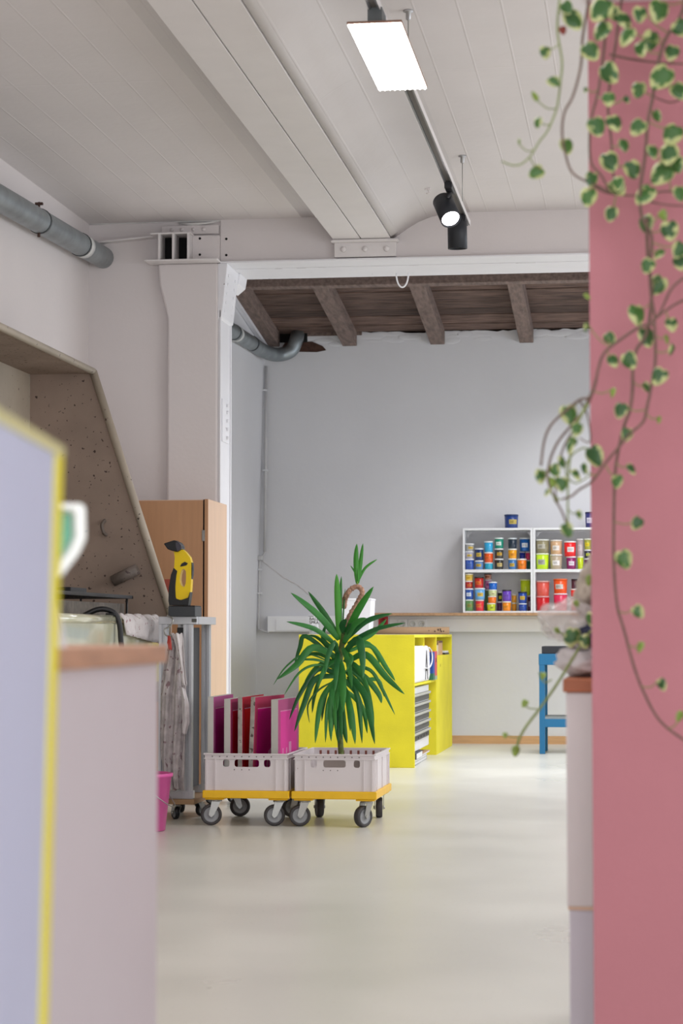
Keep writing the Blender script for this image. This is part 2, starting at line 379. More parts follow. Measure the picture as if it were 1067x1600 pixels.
bm = bx(-2.405, XR, 12.345, 12.95, 3.052, 3.062); box(bm, -2.405, XR, 12.56, 12.566, 3.049, 3.052); obj('soffit_plate', bm, m_steelwhite, lint, bevel=.002)
for x in (-2.12, -1.99, -1.86, -1.55, -1.32, -1.20, -.84, -.70, -.61, -.5):
    w = random.uniform(.03, .12); obj('flaked_rust', bx(x, x+w, 12.57, 12.57+random.uniform(.006, .014), 3.0512, 3.0519), M('flaked_rust', '#6b5953', .9), lint)
# cable loop hanging behind the lintel
bm = NB(); a, b = at(619, 428, Y=12.85), at(638, 428, Y=12.85)
loop = [Vector((a.x+(b.x-a.x)*(.5-.5*math.cos(t)), 12.85, 3.053-.085*math.sin(t))) for t in [math.pi*i/12 for i in range(13)]]
tube(bm, loop, .005, 8); tag(obj('cable_loop', bm, m_plast), 'white cable loop hanging below the lintel in the middle of the opening', 'cable')
# twin ceiling beam
beam = thing('ceiling_beam', 'long white twin steel beam with a dark slit running along the ceiling', 'beam', (-1.57, 5, 3.16))
for s, (x0, x1) in enumerate(((-1.738, -1.579), (-1.573, -1.405))):
    bm = bx(x0, x1, -3, 12.384, 3.17, 3.188); xm = (x0+x1)/2; box(bm, xm-.006, xm+.006, -3, 12.384, 3.188, 3.5)
    obj('flange', bm, m_beam, beam, bevel=.002)
obj('gap', bx(-1.60, -1.55, -3, 12.33, 3.189, 3.195), m_dark, beam)
seat = thing('beam_seat', 'white riveted bearing plate under the end of the ceiling beam', 'bracket', (-1.55, YW, 3.06))
bm = bx(-1.735, -1.375, YW-.05, YW, 3.07, 3.155); obj('plate', bm, m_beam, seat, bevel=.004)
bm = bx(-1.75, -1.36, YW-.09, YW, 3.152, 3.168); obj('ledge', bm, m_beam, seat, bevel=.005)
bm = NB()
for x in (-1.68, -1.555, -1.43): lathe(bm, (x, YW-.05, 3.115), [(.018, 0), (.016, .006), (.01, .011), (0, .013)], 12, (0, -1, 0))
obj('rivet', bm, m_beam, seat)
# stub of the crossing twin beam on the pillar head
stub = thing('steel_beam_stub', 'end of a white twin steel beam lying on the head of the pillar', 'beam', (-2.66, YW, 3.06))
bm = NB(); box(bm, -2.80, -2.56, 12.26, YW, 3.215, 3.224)
for x in (-2.755, -2.672, -2.583): box(bm, x, x+.014, 12.26, YW-.001, 3.062, 3.216)
obj('web', bm, m_beam, stub, bevel=.002)
bm = bx(-2.83, -2.40, 12.24, YW, 3.055, 3.064); obj('bearing_plate', bm, m_beam, stub, bevel=.003)
for x0, x1 in ((-2.741, -2.672), (-2.658, -2.583)): obj('hollow_shade', bx(x0, x1, YW-.012, YW-.0005, 3.064, 3.215), m_dark, stub)  # dark slabs painted in for the shade between the webs
bm = bx(-2.568, -2.411, YW-.05, YW-.001, 3.064, 3.216); obj('cover_plate', bm, m_wall, stub)
for x, z in ((-2.525, 3.20), (-2.375, 3.20), (-2.525, 3.105), (-2.375, 3.105)):
    yy = YW-.05 if x < -2.45 else 12.385
    bm = NB(); cyl(bm, (x, yy-.002, z), (x, yy+.001, z), .0075, n=10); obj('bolt_hole', bm, m_dark, stub)
splice = thing('splice_plate', 'flat white bolted plate above the beam stub, just under the ceiling', 'plate', (-2.55, YW, 3.24))
bm = bx(-2.76, -2.42, YW-.02, YW, 3.232, 3.285); obj('plate', bm, m_wall, splice, bevel=.003)
bm = NB()
for x in (-2.70, -2.64, -2.57, -2.51): lathe(bm, (x, YW-.02, 3.26), [(.012, 0), (.011, .004), (0, .007)], 12, (0, -1, 0))
obj('bolt', bm, m_wall, splice)
bm = NB(); prism(bm, [Vector(p) for p in ((XL, YW-.06, 3.19), (-2.8, YW-.06, 3.222), (-2.8, YW-.06, 3.214), (XL, YW-.06, 3.182))], (0, .06, 0))
tag(obj('wall_rail', bm, m_beam), 'thin white steel ledge on the wall between duct and beam stub', 'ledge')

# ducts
def duct(name, label, pts, r, joints, bands):
    t = thing(name, label, 'pipe', pts[0]); bm = NB(); tube(bm, smoothpath(pts, 6), r, 20); obj('pipe', bm, m_galv, t)
    for a, b in joints:
        bm = NB(); tube(bm, [a, b], r*1.06, 20); obj('joint_ring', bm, M('dark_joint_ring', '#55585a', .5, metal=.5), t)
    for a, b in bands:
        bm = NB(); tube(bm, [a, b], r*1.05, 20); obj('tape_band', bm, m_galvw, t)
    return t
p0 = Vector((-3.10, 8.5, 2.98)); p1 = Vector((-3.115, YW+.02, 3.11))
def dl(t): return p0.lerp(p1, t)
def ty(y): return (y-p0.y)/(p1.y-p0.y)
t = duct('ventilation_duct', 'grey galvanised duct running along the left wall of the front room', [p0, dl(.5), p1], .064,
     [(dl(ty(11.0)), dl(ty(11.02))), (dl(ty(11.85)), dl(ty(11.87)))], [(dl(ty(11.87)), dl(ty(11.95)))])
c = dl(ty(11.0)); mr_ = M('rusty_screw', '#4a342c', .8)
bm = NB(); cyl(bm, c+Vector((0, 0, .06)), c+Vector((0, 0, .10)), .006, n=8); obj('clamp_screw', bm, mr_, t)
obj('clamp_nut', bx(c.x-.02, c.x+.02, c.y-.01, c.y+.01, c.z+.085, c.z+.097), mr_, t)
bm = NB(); cyl(bm, c-Vector((0, 0, .06)), c-Vector((0, 0, .085)), .008, n=8); obj('clamp_screw', bm, mr_, t)
bm = NB(); cyl(bm, c, (XL, c.y, c.z), .01, n=8); obj('wall_pin', bm, mr_, t)
q0, q1 = Vector((-3.06, 12.75, 3.13)), Vector((-3.055, 17.1, 3.215))
t = duct('ventilation_duct', 'grey galvanised duct bending up into the hole in the back room corner',
     [q0, q0.lerp(q1, .5), q1, Vector((-3.03, 17.5, 3.21)), Vector((-2.96, 17.72, 3.21)), Vector((-2.86, 17.78, 3.25)), Vector((-2.82, 17.80, 3.34)), Vector((-2.82, 17.88, 3.40))], .058,
     [(q0.lerp(q1, .80), q0.lerp(q1, .805)), (Vector((-3.052, 17.0, 3.213)), Vector((-3.052, 17.02, 3.213)))], [(q0.lerp(q1, .82), q0.lerp(q1, .835))])

# ---------------------------------------------------------------- luminaires on the ceiling
tr = thing('light_track', 'long grey ceiling track that carries the panel lamp and the two spots', 'light track', (-.88, 7, 3.05))
bm = bx(-.905, -.868, 1.0, 11.3, 3.05, 3.060); box(bm, -.905, -.898, 1.0, 11.3, 3.038, 3.05); box(bm, -.875, -.868, 1.0, 11.3, 3.038, 3.05)
obj('rail', bm, M('grey_track_metal', '#77777a', .4, metal=.5), tr)
obj('groove', bx(-.897, -.876, 1.0, 11.3, 3.044, 3.05), M('track_groove', '#5a5552', .6), tr)
bm = bx(-.9075, -.9055, 1.0, 11.3, 3.036, 3.062); box(bm, -.8675, -.8655, 1.0, 11.3, 3.036, 3.062); obj('side_profile', bm, m_beam, tr)
for y in (8.3, 10.9, 4.5):
    bm = NB(); cyl(bm, (-.875, y, 3.059), (-.875, y, 3.32), .0022, n=6); obj('suspension_wire', bm, m_steel, tr)
    bm = NB(); lathe(bm, (-.875, y, 3.32), [(.02, 0), (.02, -.006), (.010, -.008), (.010, -.035), (.004, -.04)], 12); obj('ceiling_cap', bm, m_alu, tr)
pl = thing('panel_lamp', 'bright rectangular white panel lamp hanging on the ceiling track', 'lamp', (-.88, 7.7, 3.0))
al = .12
def rp(u, v, z):   # panel corners, slightly turned on the track
    return Vector((-.885+u, 7.74+v, z))
bm = NB(); box(bm, -.980, -.79, 7.285, 8.19, 2.985, 2.994); obj('housing', bm, M('lamp_housing', '#8a6a5a', .4, metal=.3), pl, bevel=.002)
m_led = M('led_panel', '#fffdfb', .5, emit=9)
bm = bx(-.977, -.793, 7.289, 8.186, 2.981, 2.984); obj('diffuser', bm, m_led, pl)
bm = NB()
for i in range(10):
    x = -.972+i*.0192; tube(bm, [(x, 7.289, 2.981), (x, 8.186, 2.981)], .0035, 6)
obj('diffuser_rib', bm, m_led, pl)['kind'] = 'stuff'
obj('track_adapter', bx(-.91, -.86, 7.30, 7.42, 2.994, 3.045), M('adapter_grey', '#5c6263', .5), pl)
obj('track_adapter', bx(-.91, -.86, 8.02, 8.14, 2.994, 3.045), MC['adapter_grey'], pl)
def spot(label, c, d, arm_top, lit):
    t = thing('spotlight', label, 'spotlight', c); d = Vector(d).normalized(); c = Vector(c); L_ = .15; r = .05
    bm = NB(); lathe(bm, c, [(r*.9, -L_/2), (r, -L_/2+.004), (r, L_/2), (r*.9, L_/2), (r*.86, L_/2-.012), (0, L_/2-.012)], 28, d); obj('lamp_head', bm, m_spot, t)
    bm = NB(); lathe(bm, c, [(0, L_/2-.008), (r*.84, L_/2-.008)], 28, d)
    obj('lens', bm, M('lit_lens', '#fff6fa', .4, emit=14) if lit else M('unlit_lens', '#3a3a40', .2), t)
    a = Vector(arm_top); u = Vector((1, 0, 0))
    bm = NB(); tube(bm, [c-d*.02, c+Vector((0, 0, .05)), a], [.012, .012, .012], 10); obj('arm', bm, m_black, t)
    bm = bx(a.x-.018, a.x+.018, a.y-.09, a.y+.07, a.z-.005, a.z+.03); obj('adapter', bm, m_black, t, bevel=.003)
spot('black cylindrical ceiling spot, tilted and lit, the nearer one', at(698, 328, Y=10.3), (.32, -.62, -.75), (-.886, 10.28, 3.015), True)
spot('black cylindrical ceiling spot hanging straight down, unlit, behind the lit one', at(714.5, 366, Y=11.05), (.01, .05, -1), (-.886, 11.1, 3.015), False)
bm = NB(); p = at(668, 291, Z=3.32); box(bm, p.x-.015, p.x+.015, p.y-.01, p.y+.01, 3.30, 3.32); tube(bm, [p+Vector((0, 0, -.015)), p+Vector((.01, 0, -.035)), p+Vector((-.008, 0, -.04))], .004, 6)
tag(obj('ceiling_hook', bm, m_wall), 'small white hook in the ceiling left of the spotlights', 'hook')

# ================================================================ BACK ROOM
# conduit in the corner
bm = NB()
A = [at(415.5, 572, Y=17.86), at(415, 700, Y=17.86), at(413.5, 862, Y=17.86)]
cd = thing('conduit', 'thin grey conduit running down the corner of the back room', 'conduit', A[0])
bm = NB(); tube(bm, A, .013, 8); obj('pipe', bm, M('grey_conduit', '#c4c2c2', .6), cd)
bm = NB(); tube(bm, smoothpath([A[-1], at(411, 868, Y=17.86), at(407, 873, Y=17.86), at(405.5, 885, Y=17.86), at(404, 975, Y=17.86), at(407, 984, Y=17.84), at(420, 988, Y=17.83)], 5), .0085, 8)
obj('pipe', bm, MC['grey_conduit'], cd)
p = at(407, 872, Y=17.86); obj('junction', bx(p.x-.02, p.x+.02, 17.82, 17.895, p.z-.02, p.z+.02), MC['grey_conduit'], cd, bevel=.006)
for py in (610, 735, 890, 927):
    q = at(414 if py < 800 else 405, py, Y=17.87); obj('clip', bx(q.x-.02, q.x+.02, 17.845, 17.898, q.z-.007, q.z+.007), m_bwall, cd)
# cable trunking
tk = thing('cable_trunking', 'white cable trunking running along the back wall behind the yellow cabinet', 'trunking', (-1.5, YB, .9))
obj('body', bx(-3.06, 2.98, 17.82, YB-.001, .915, 1.045), m_plast, tk, bevel=.002)
obj('lid', bx(-2.99, 2.98, 17.813, 17.822, .925, 1.020), m_plast, tk, bevel=.002)
def wsock(label, px, py, m, kind):
    c = at(px, py, Y=17.812); t = thing('wall_socket', label, 'socket', c)
    obj('cover', bx(c.x-.04, c.x+.04, 17.803, 17.814, c.z-.04, c.z+.04), m, t, bevel=.004)
    bm = NB(); lathe(bm, (c.x, 17.803, c.z), [(.026, 0), (.026, .004), (.021, .004), (.019, .0005), (0, .0005)], 20, (0, -1, 0))
    obj('socket_ring', bm, M('socket_grey', '#dcdcde', .5) if m is m_plast else M('socket_dark_red', '#8c1116', .4), t)
    if kind:
        bm = NB()
        for dx in (-.008, .008): cyl(bm, (c.x+dx, 17.8035, c.z), (c.x+dx, 17.801, c.z), .003, n=8)
        obj('socket_pin_hole', bm, m_black, t)
wsock('white wall socket with a plain ring, left of the pair', 645, 975, m_plast, 0)
wsock('white wall socket with two holes, right of the pair', 659, 974.5, m_plast, 1)
wsock('white blank socket plate left of the pair of sockets', 629, 975, m_plast, 0)
wsock('red wall socket on the trunking behind the yucca', 599, 971, M('red_plastic', '#c51520', .35), 1)
obj('spare', bx(-2.12, -2.04, 17.806, 17.8125, .95, 1.03), m_alu, tk)
ws = thing('wall_shelf_board', 'long raw wooden board on the trunking that carries the paint rack', 'shelf', (-1, 17.75, 1.045))
obj('board', bx(-2.16, 2.9, 17.60, 17.899, 1.0465, 1.068), M('oiled_shelf_board', '#c7a582', .6, var=.12, vs=8, stretch=(1, 8, 8)), ws, bevel=.002)
obj('edge', bx(-2.16, 2.9, 17.596, 17.60, 1.0465, 1.068), m_particle, ws)
# paint rack: two white bays
ZS = 1.0685
rack = thing('paint_rack', 'white two-bay wall rack full of colourful paint tubs', 'rack', (-.9, 17.75, ZS))
def rpx(cx, cy): return 700+cx*.2249, 780+cy*.2249
def rx(cx, Y=17.66): return at(rpx(cx, 0)[0], 890, Y=Y).x
def rz(cy, Y=17.62): return at(830, rpx(0, cy)[1], Y=Y).z
xa, xb, xc, xd = at(723, 890, Y=17.62).x, at(830, 890, Y=17.62).x, at(836, 890, Y=17.62).x, at(836, 890, Y=17.62).x+.64
zt = at(780, 825, Y=17.62).z; zm = at(780, 890, Y=17.62).z; zmb = at(780, 893.5, Y=17.62).z
YR0, YR1 = 17.62, 17.885
for x0, x1 in ((xa, xa+.016), (xb-.006, xb+.012), (xb+.014, xb+.032), (xd, xd+.016)): obj('upright', bx(x0, x1, YR0, YR1, ZS, zt), m_white, rack, bevel=.001)
for x0, x1 in ((xa+.016, xb-.006), (xb+.032, xd)):
    obj('top_board', bx(x0, x1, YR0+.001, YR1, zt-.017, zt), m_white, rack, bevel=.001)
    obj('shelf', bx(x0, x1, YR0+.001, YR1, zmb-.004, zm+.002), m_white, rack, bevel=.001)
    obj('bottom_board', bx(x0, x1, YR0+.001, YR1, ZS, ZS+.014), m_white, rack, bevel=.001)
    for xx, s in ((x0, 1), (x1, -1)):
        bm = NB(); z1 = zt-.018
        prism(bm, [Vector((xx+s*.002, YR1-.03, z1)), Vector((xx+s*.045, YR1-.03, z1)), Vector((xx+s*.002, YR1-.03, z1-.05))], (0, .003, 0)); obj('corner_bracket', bm, m_alu, rack)
BU = zm+.003; BL = ZS+.015
# tub table: crop x0,x1,top,bottom, body colour, label colour, lid colour, row (0 front,1 back), label
TUBS = [
 # upper shelf, left bay
 ('UL', 0, [(118,182,414,488,'#2f53a8','#4468b4','#e8e8ee',0,'cobalt blue paint tub at the bottom of the far left stack, upper shelf'),
  (118,180,360,412,'#a9a6b4','#d8b84a','#e8e8ee',0,'lilac grey paint tub, middle of the far left stack, upper shelf'),
  (120,182,305,358,'#a3a3a0','#d9b43c','#eeeeee',0,'clear grey paint tub with yellow tape on top of the far left stack, upper shelf')]),
 ('UL', 0, [(184,248,426,488,'#5e86b6','#c9a63a','#e8eaf0',0,'steel blue paint tub with yellow tape, second stack on the upper shelf, bottom'),
  (184,248,340,424,'#1f3567','#c6a93c','#e4e8f0',0,'navy paint tub with yellow tape, second stack on the upper shelf, top')]),
 ('UL', 0, [(252,314,440,488,'#2fa3bd',None,'#e8eaf0',0,'turquoise paint tub at the bottom of the third stack, upper shelf'),
  (250,315,367,438,'#e5571a','#ee6b22','#f0e8e4',0,'orange-red paint tub in the middle of the third stack, upper shelf'),
  (250,315,290,365,'#35a6d6',None,'#e8eef0',0,'sky blue paint tub on top of the third stack, upper shelf')]),
 ('UL', 0, [(322,386,414,488,'#35332e','#c9b06a','#f0f0f0',0,'charcoal paint tub with pale tape, bottom of the fourth stack, upper shelf'),
  (322,386,342,412,'#3d3a33','#c49a2a','#f0f0f0',0,'dark brown paint tub with ochre tape, middle of the fourth stack, upper shelf'),
  (322,388,266,340,'#0f8a70','#e8efe9','#e8f0ee',0,'teal green paint tub with two white stickers, top of the fourth stack')]),
 ('UL', 0, [(416,478,414,488,'#4378b0','#c7a53b','#e8eef0',0,'mid blue paint tub with yellow tape under an amber tub, upper shelf'),
  (416,480,344,412,'#eea311','#e29008','#f0eee4',0,'amber paint tub in the middle of the fifth stack, upper shelf'),
  (416,480,268,342,'#22303f',None,'#d8dee0',0,'ink blue paint tub without tape, top of the fifth stack')]),
 ('UL', 0, [(480,546,416,488,'#ee7d12','#f08a1c','#f4ece4',0,'orange paint tub with dark scribbles, upper shelf right')]),
 ('UL', 1, [(548,572,420,488,'#0a6f56',None,'#e8f0ee',1,'dark green paint tub squeezed against the rack upright, upper shelf'),
  (538,572,362,418,'#ef3f6e',None,'#f4e8ee',1,'hot pink paint tub on the dark green one, upper shelf')]),
 ('UL', 1, [(497,537,412,488,'#2c3fa0',None,'#e8e8f0',1,'hidden indigo paint tub behind the scribbled orange one'),
  (495,537,362,410,'#2436a2',None,'#e8e8f4',1,'deep blue small paint tub left of the hot pink one')]),
 ('UL', 1, [(495,570,268,360,'#1466b8','#dfe7ef','#e8f0f4',2,'large royal blue paint tub with white sticker, top right of the upper shelf')]),
 # upper shelf, right bay
 ('UR', 0, [(610,702,378,488,'#c6e61e','#a8a8a0','#eef4d8',0,'neon yellow-green paint bucket with grey sticker, upper shelf of right bay'),
  (608,706,280,376,'#8e8564','#b9b4a4','#e8e8e0',0,'murky olive paint bucket on the neon yellow-green one')]),
 ('UR', 0, [(706,795,386,488,'#b9a78e','#ece6e2','#f0ece8',0,'beige clear paint bucket with big white sticker, bottom, right bay'),
  (708,795,282,382,'#d0a880','#e8dfd6','#f0e8e0',0,'sand coloured paint bucket with small white sticker, right bay')]),
 ('UR', 0, [(820,890,398,486,'#8f1660','#e5dbe4','#f4e8f0',0,'magenta-purple paint tub with white sticker, right bay'),
  (805,892,292,396,'#ee1c22','#f2e4e2','#f8f0f0',0,'bright red paint bucket with white sticker, right bay')]),
 ('UR', 0, [(898,942,398,486,'#c3d40e',None,'#eef0d0',0,'acid yellow paint tub right of the magenta-purple one'),
  (895,942,275,396,'#b9a7a8','#cbbcbc','#efeaea',0,'tall clear plastic paint jar on the acid yellow tub')]),
 ('UR', 0, [(945,1000,414,488,'#5d2348',None,'#f0e8ee',0,'plum paint tub next to the pink pillar, upper shelf'),
  (945,1000,352,412,'#24223a','#b9c23a','#e8e8ee',0,'black-violet paint tub with lime sticker by the pink pillar'),
  (945,1000,275,350,'#a9a83c','#e6cf1d','#eeeeda',0,'olive yellow paint tub by the pink pillar, top of its stack')]),
 # lower shelf, left bay
 ('LL', 0, [(118,178,716,798,'#5f8a4c','#8a8c3e','#dfe8da',0,'green paint tub at the bottom of the far left stack, lower shelf'),
  (118,178,634,714,'#274f9e','#dbe3ee','#e8ecf4',0,'blue paint tub with white sticker in the far left stack, lower shelf'),
  (118,172,578,632,'#a8201c','#d26a22','#f0e4e0',0,'dark red paint tub with orange tape, far left, lower shelf'),
  (118,175,525,576,'#e2c25a','#e5b41e','#f2ecd8',0,'pale yellow paint tub on top of the far left stack, lower shelf')]),
 ('LL', 0, [(188,250,722,800,'#e0303a','#f0722e','#f4e4e4',0,'red paint tub with orange tape at the bottom of the second stack, lower shelf'),
  (182,258,640,720,'#70aede','#d9b544','#eaf0f4',0,'light blue paint tub with yellow tape, second stack on the lower shelf'),
  (182,248,560,638,'#c0221f','#e06a1e','#40342f',0,'crimson paint tub with dark lid on top of the second stack')]),
 ('LL', 1, [(250,304,642,798,'#6d8d5c',None,'#e8e8e8',1,'tall sage green paint tub behind the lime and orange tubs'),
  (250,304,570,640,'#c47fae','#b04a88','#e8dce6',1,'pink-mauve paint tub, back row of the lower shelf'),
  (250,303,527,568,'#d9a08a','#ba5f30','#221c1e',1,'peach paint tub with black lid, topmost on the lower shelf')]),
 ('LL', 0, [(268,330,748,802,'#c8d62a','#b9c42a','#eef0d8',0,'small lime paint tub at the bottom of the stack of four'),
  (275,336,698,746,'#f07a1a',None,'#f4ece4',0,'small orange paint tub second in the stack of four'),
  (278,340,652,696,'#cdd69a','#dcd9a4','#f0f0e4',0,'pale green paint tub third in the stack of four'),
  (280,342,596,650,'#1565c4',None,'#eef2f6',0,'bright blue paint tub with white lid on top of the stack of four')]),
 ('LL', 1, [(336,376,732,798,'#5a2a5c',None,'#e6dfe8',1,'plum paint tub in the back row right of the lime tub'),
  (342,376,662,730,'#23231e','#cfc622','#dcdcd4',1,'black paint tub with yellow sticker, back row of the lower shelf')]),
 ('LL', 0, [(375,438,734,800,'#f08c16','#f2961e','#f4ece0',0,'orange paint tub under the violet one'),
  (375,440,652,732,'#6f46ba','#7a52c4','#2a242c',0,'violet paint tub with black lid')]),
 ('LL', 1, [(440,476,740,798,'#ec9a1a',None,'#f4ecd8',1,'amber paint tub in the back row, right of the violet stack, lower one'),
  (440,476,680,738,'#f0a428',None,'#f4ecd8',1,'amber paint tub in the back row, right of the violet stack, upper one')]),
 ('LL', 0, [(488,548,750,802,'#27489e','#3458aa','#e8ecf4',0,'small blue paint tub under a blue tub with yellow tape'),
  (485,548,668,748,'#2a4ea4','#d8b53a','#1e2430',0,'blue paint tub with yellow tape and dark lid, right end of lower shelf')]),
 ('LL', 1, [(550,574,690,798,'#5a1f45','#b9a8b4','#ecdfe8',1,'tall plum paint tub against the rack upright, lower shelf'),
  (500,574,577,688,'#c8d818',None,'#e6ecb0',1,'large yellow-green paint bucket, right end of the lower shelf')]),
 # lower shelf, right bay
 ('LR', 0, [(610,706,684,786,'#c4141c',None,'#e0a0a0',0,'large red clear paint bucket, bottom left of right bay'),
  (610,706,577,682,'#d9584a',None,'#e2b0a8',0,'large coral clear paint bucket on the red one, right bay')]),
 ('LR', 0, [(730,830,678,798,'#df3058','#e2446a','#f4e0e6',0,'rose red paint bucket under the orange one, right bay'),
  (730,830,575,676,'#f2581c','#d8cfc8','#f06a34',0,'orange paint bucket with grey sticker, right bay')]),
 ('LR', 0, [(850,905,702,798,'#c23a36',None,'#f0e0de',0,'brick red paint tub behind the plastic bag, right bay'),
  (850,905,645,700,'#ea2a22',None,'#f4e6e4',0,'scarlet paint tub below a maroon one, right bay'),
  (855,900,575,643,'#4d1f30',None,'#2c1a22',0,'maroon paint tub behind the plastic bag, right bay')]),
]
tubm = {}
def tmat(h, r=.35): return M('paint_'+h.strip('#')+('_lid' if r > .4 else ''), h, r, var=.06, vs=30, coat=.2)
m_ink = M('label_ink', '#2b2420', .7)
def make_tub(xc, Y, z0, h, r, body, lab, lid, label, group):
    t = thing('paint_tub', label, 'paint tub', (xc, Y, z0), group)
    lh = min(.011, h*.16); bh = h-lh
    bm = NB(); lathe(bm, (xc, Y, z0), [(r*.86, 0), (r*.89, .002), (r*.97, bh)], 20); obj('body', bm, tmat(body), t)
    bm = NB(); lathe(bm, (xc, Y, z0), [(r, bh), (r*1.0, bh+lh*.8), (r*.93, bh+lh), (0, bh+lh*.8)], 20); obj('lid', bm, tmat(lid, .45), t)
    if lab:
        bm = NB(); a0 = random.uniform(-.25, .35); zz = z0+bh*random.uniform(.28, .36); lz = bh*.36; aw = .62
        def P(a, z, rr=1.012):
            k = .89+(z-z0)/bh*.08
            return Vector((xc+r*k*rr*math.sin(a), Y-r*k*rr*math.cos(a), z))
        n = 7; A_ = [a0-aw+2*aw*i/n for i in range(n+1)]
        lo = [bm.verts.new(P(a, zz)) for a in A_]; hi = [bm.verts.new(P(a, zz+lz)) for a in A_]
        for i in range(n): bm.faces.new((lo[i], lo[i+1], hi[i+1], hi[i]))
        lb = obj('label', bm, tmat(lab, .6), t)
        bm = NB()
        for row in (.62, .36):
            pts = [P(a0-aw*.7+1.4*aw*i/9, zz+lz*(row+.09*(-1)**i), 1.02) for i in range(10)]
            tube(bm, pts[:random.randint(6, 10)], r*.022, 4)
        obj('scribble', bm, m_ink, lb)
GRP = {'UL': 'paint tubs on the upper shelf, left bay', 'UR': 'paint tubs on the upper shelf, right bay', 'LL': 'paint tubs on the lower shelf, left bay', 'LR': 'paint tubs on the lower shelf, right bay'}
for bay, _, st in TUBS:
    z = BU if bay[0] == 'U' else BL; tot = sum(rz(b[2], 17.62)-rz(b[3], 17.62)+.0012 for b in st); room = (zt-.02-BU) if bay[0] == 'U' else (zmb-.008-BL); sc_ = min(1, (room-.004)/tot)
    for k, (x0, x1, tp, bt, bc, lc, ld, row, lab) in enumerate(st):
        Y = 17.675 if row == 0 else 17.79
        if row == 2: Y = 17.76; z = BU+(rz(362, Y)-rz(488, Y))+.002
        if bay == 'LR' or bay == 'UR': Y = 17.70
        x = (rx(x0, Y)+rx(x1, Y))/2; w = abs(rx(x1, Y)-rx(x0, Y)); h = (rz(tp, Y)-rz(bt, Y))*sc_
        r = min(w/2*.985, .052 if row < 3 else .06)
        if bay[1] == 'R': r = min(w/2*.985, .066)
        make_tub(x, Y, z+.0006, h, r, bc, lc, ld, lab, GRP[bay]); z += h+.0008
def rot_c(): pass
Y = 17.74
make_tub((rx(390, Y)+rx(492, Y))/2, Y, zt+.001, rz(95, Y)-rz(192, Y), .058, '#243f80', '#b9a34a', '#2b3f6a', 'large dark blue paint bucket standing alone on top of the rack', 'paint tubs on top of the rack')
make_tub(rx(992, Y), Y, zt+.001, rz(80, Y)-rz(190, Y), .045, '#3a3a78', '#d8d4e4', '#2c2c50', 'violet paint bucket on top of the rack, half behind the pink pillar', 'paint tubs on top of the rack')

# ---- yellow cabinet
CX0, CX1, CY0, CY1, CT = -2.292, -1.505, 14.60, 17.55, .893
cab = thing('yellow_cabinet', 'long bright yellow board cabinet with open compartments on its right side', 'cabinet', (-1.9, 16, 0))
obj('end_panel', bx(CX0, CX1, CY0, CY0+.02, 0, CT-.02), m_yellow, cab, bevel=.0015)
obj('end_panel', bx(CX0, CX1, CY1-.02, CY1, 0, CT-.02), m_yellow, cab, bevel=.0015)
obj('top_panel', bx(CX0, CX1, CY0, CY1, CT-.02, CT), m_yellow, cab, bevel=.0015)
obj('top_laminate', bx(CX0+.004, CX1-.004, CY0+.004, CY1-.004, CT, CT+.001), m_white, cab)
obj('back_panel', bx(CX0, CX0+.02, CY0+.02, CY1-.02, 0, CT-.02), m_yellow, cab)
obj('partition', bx(-2.26, CX1, 16.18, 16.22, 0, CT-.02), m_yellow, cab, bevel=.001)
obj('partition', bx(-2.26, CX1-.01, 15.37, 15.39, .56, CT-.02), m_yellow, cab, bevel=.001)
obj('inner_back', bx(-2.12, -2.1, CY0+.02, 16.18, .0, CT-.02), m_yellow, cab)
obj('shelf', bx(-2.1, CX1-.005, CY0+.02, 16.18, .545, .56), m_yellow, cab, bevel=.001)
obj('door', bx(CX1-.022, CX1, 16.22, CY1-.02, .0, .715), m_yellow, cab, bevel=.001)
obj('shelf', bx(-2.1, CX1, 16.22, CY1-.02, .715, .735), m_yellow, cab, bevel=.001)
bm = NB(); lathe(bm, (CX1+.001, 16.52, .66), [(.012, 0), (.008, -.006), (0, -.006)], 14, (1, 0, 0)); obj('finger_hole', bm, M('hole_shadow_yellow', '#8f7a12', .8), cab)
# plan chest inside
pc = thing('plan_chest', 'flat white plan chest with five dark grey drawers inside the yellow cabinet', 'drawer unit', (-1.75, 15.2, .1))
obj('carcass', bx(-2.08, -1.53, 14.64, 15.84, .095, .53), m_white, pc, bevel=.002)
m_dgrey = M('dark_grey_drawer', '#55544f', .6)
for i in range(5):
    z0 = .165+i*.066
    dr = obj('drawer', bx(-1.53, -1.522, 14.67, 15.80, z0, z0+.058), m_dgrey, pc, bevel=.002)
    obj('handle', bx(-1.522, -1.512, 14.70, 15.83, z0+.040, z0+.056), M('light_grey_handle', '#b4b2a8', .4), dr, bevel=.002)
for i in range(5): obj('cutout', bx(-1.5225, -1.5195, 14.8+i*.2, 14.93+i*.2, .175, .19), m_black, pc)
for i, (y0, y1, z0, z1, mm, lb) in enumerate(((14.66, 15.7, .0, .025, M('grey_binder', '#777a80', .6), 'flat grey folder lying at the bottom under the plan chest'),
      (14.7, 15.6, .026, .046, m_white, 'white paper stack under the plan chest'), (15.2, 15.75, .047, .062, m_card, 'small cardboard sheet pile under the plan chest'),
      (14.72, 15.15, .047, .090, M('dark_navy_folder', '#3c3f4c', .6), 'dark folder with a white stripe under the plan chest'))):
    t = thing('folder', lb, 'folder', (-1.7, y0, z0), 'folders and paper under the plan chest')
    obj('cover', bx(-2.02, -1.53+.008*i, y0, y1, z0+.0005, z1), mm, t, bevel=.002)
    obj('paper_edge', bx(-1.98, -1.5285+.008*i, y0+.02, y1-.03, z0+.004, z1-.004), m_white, t)
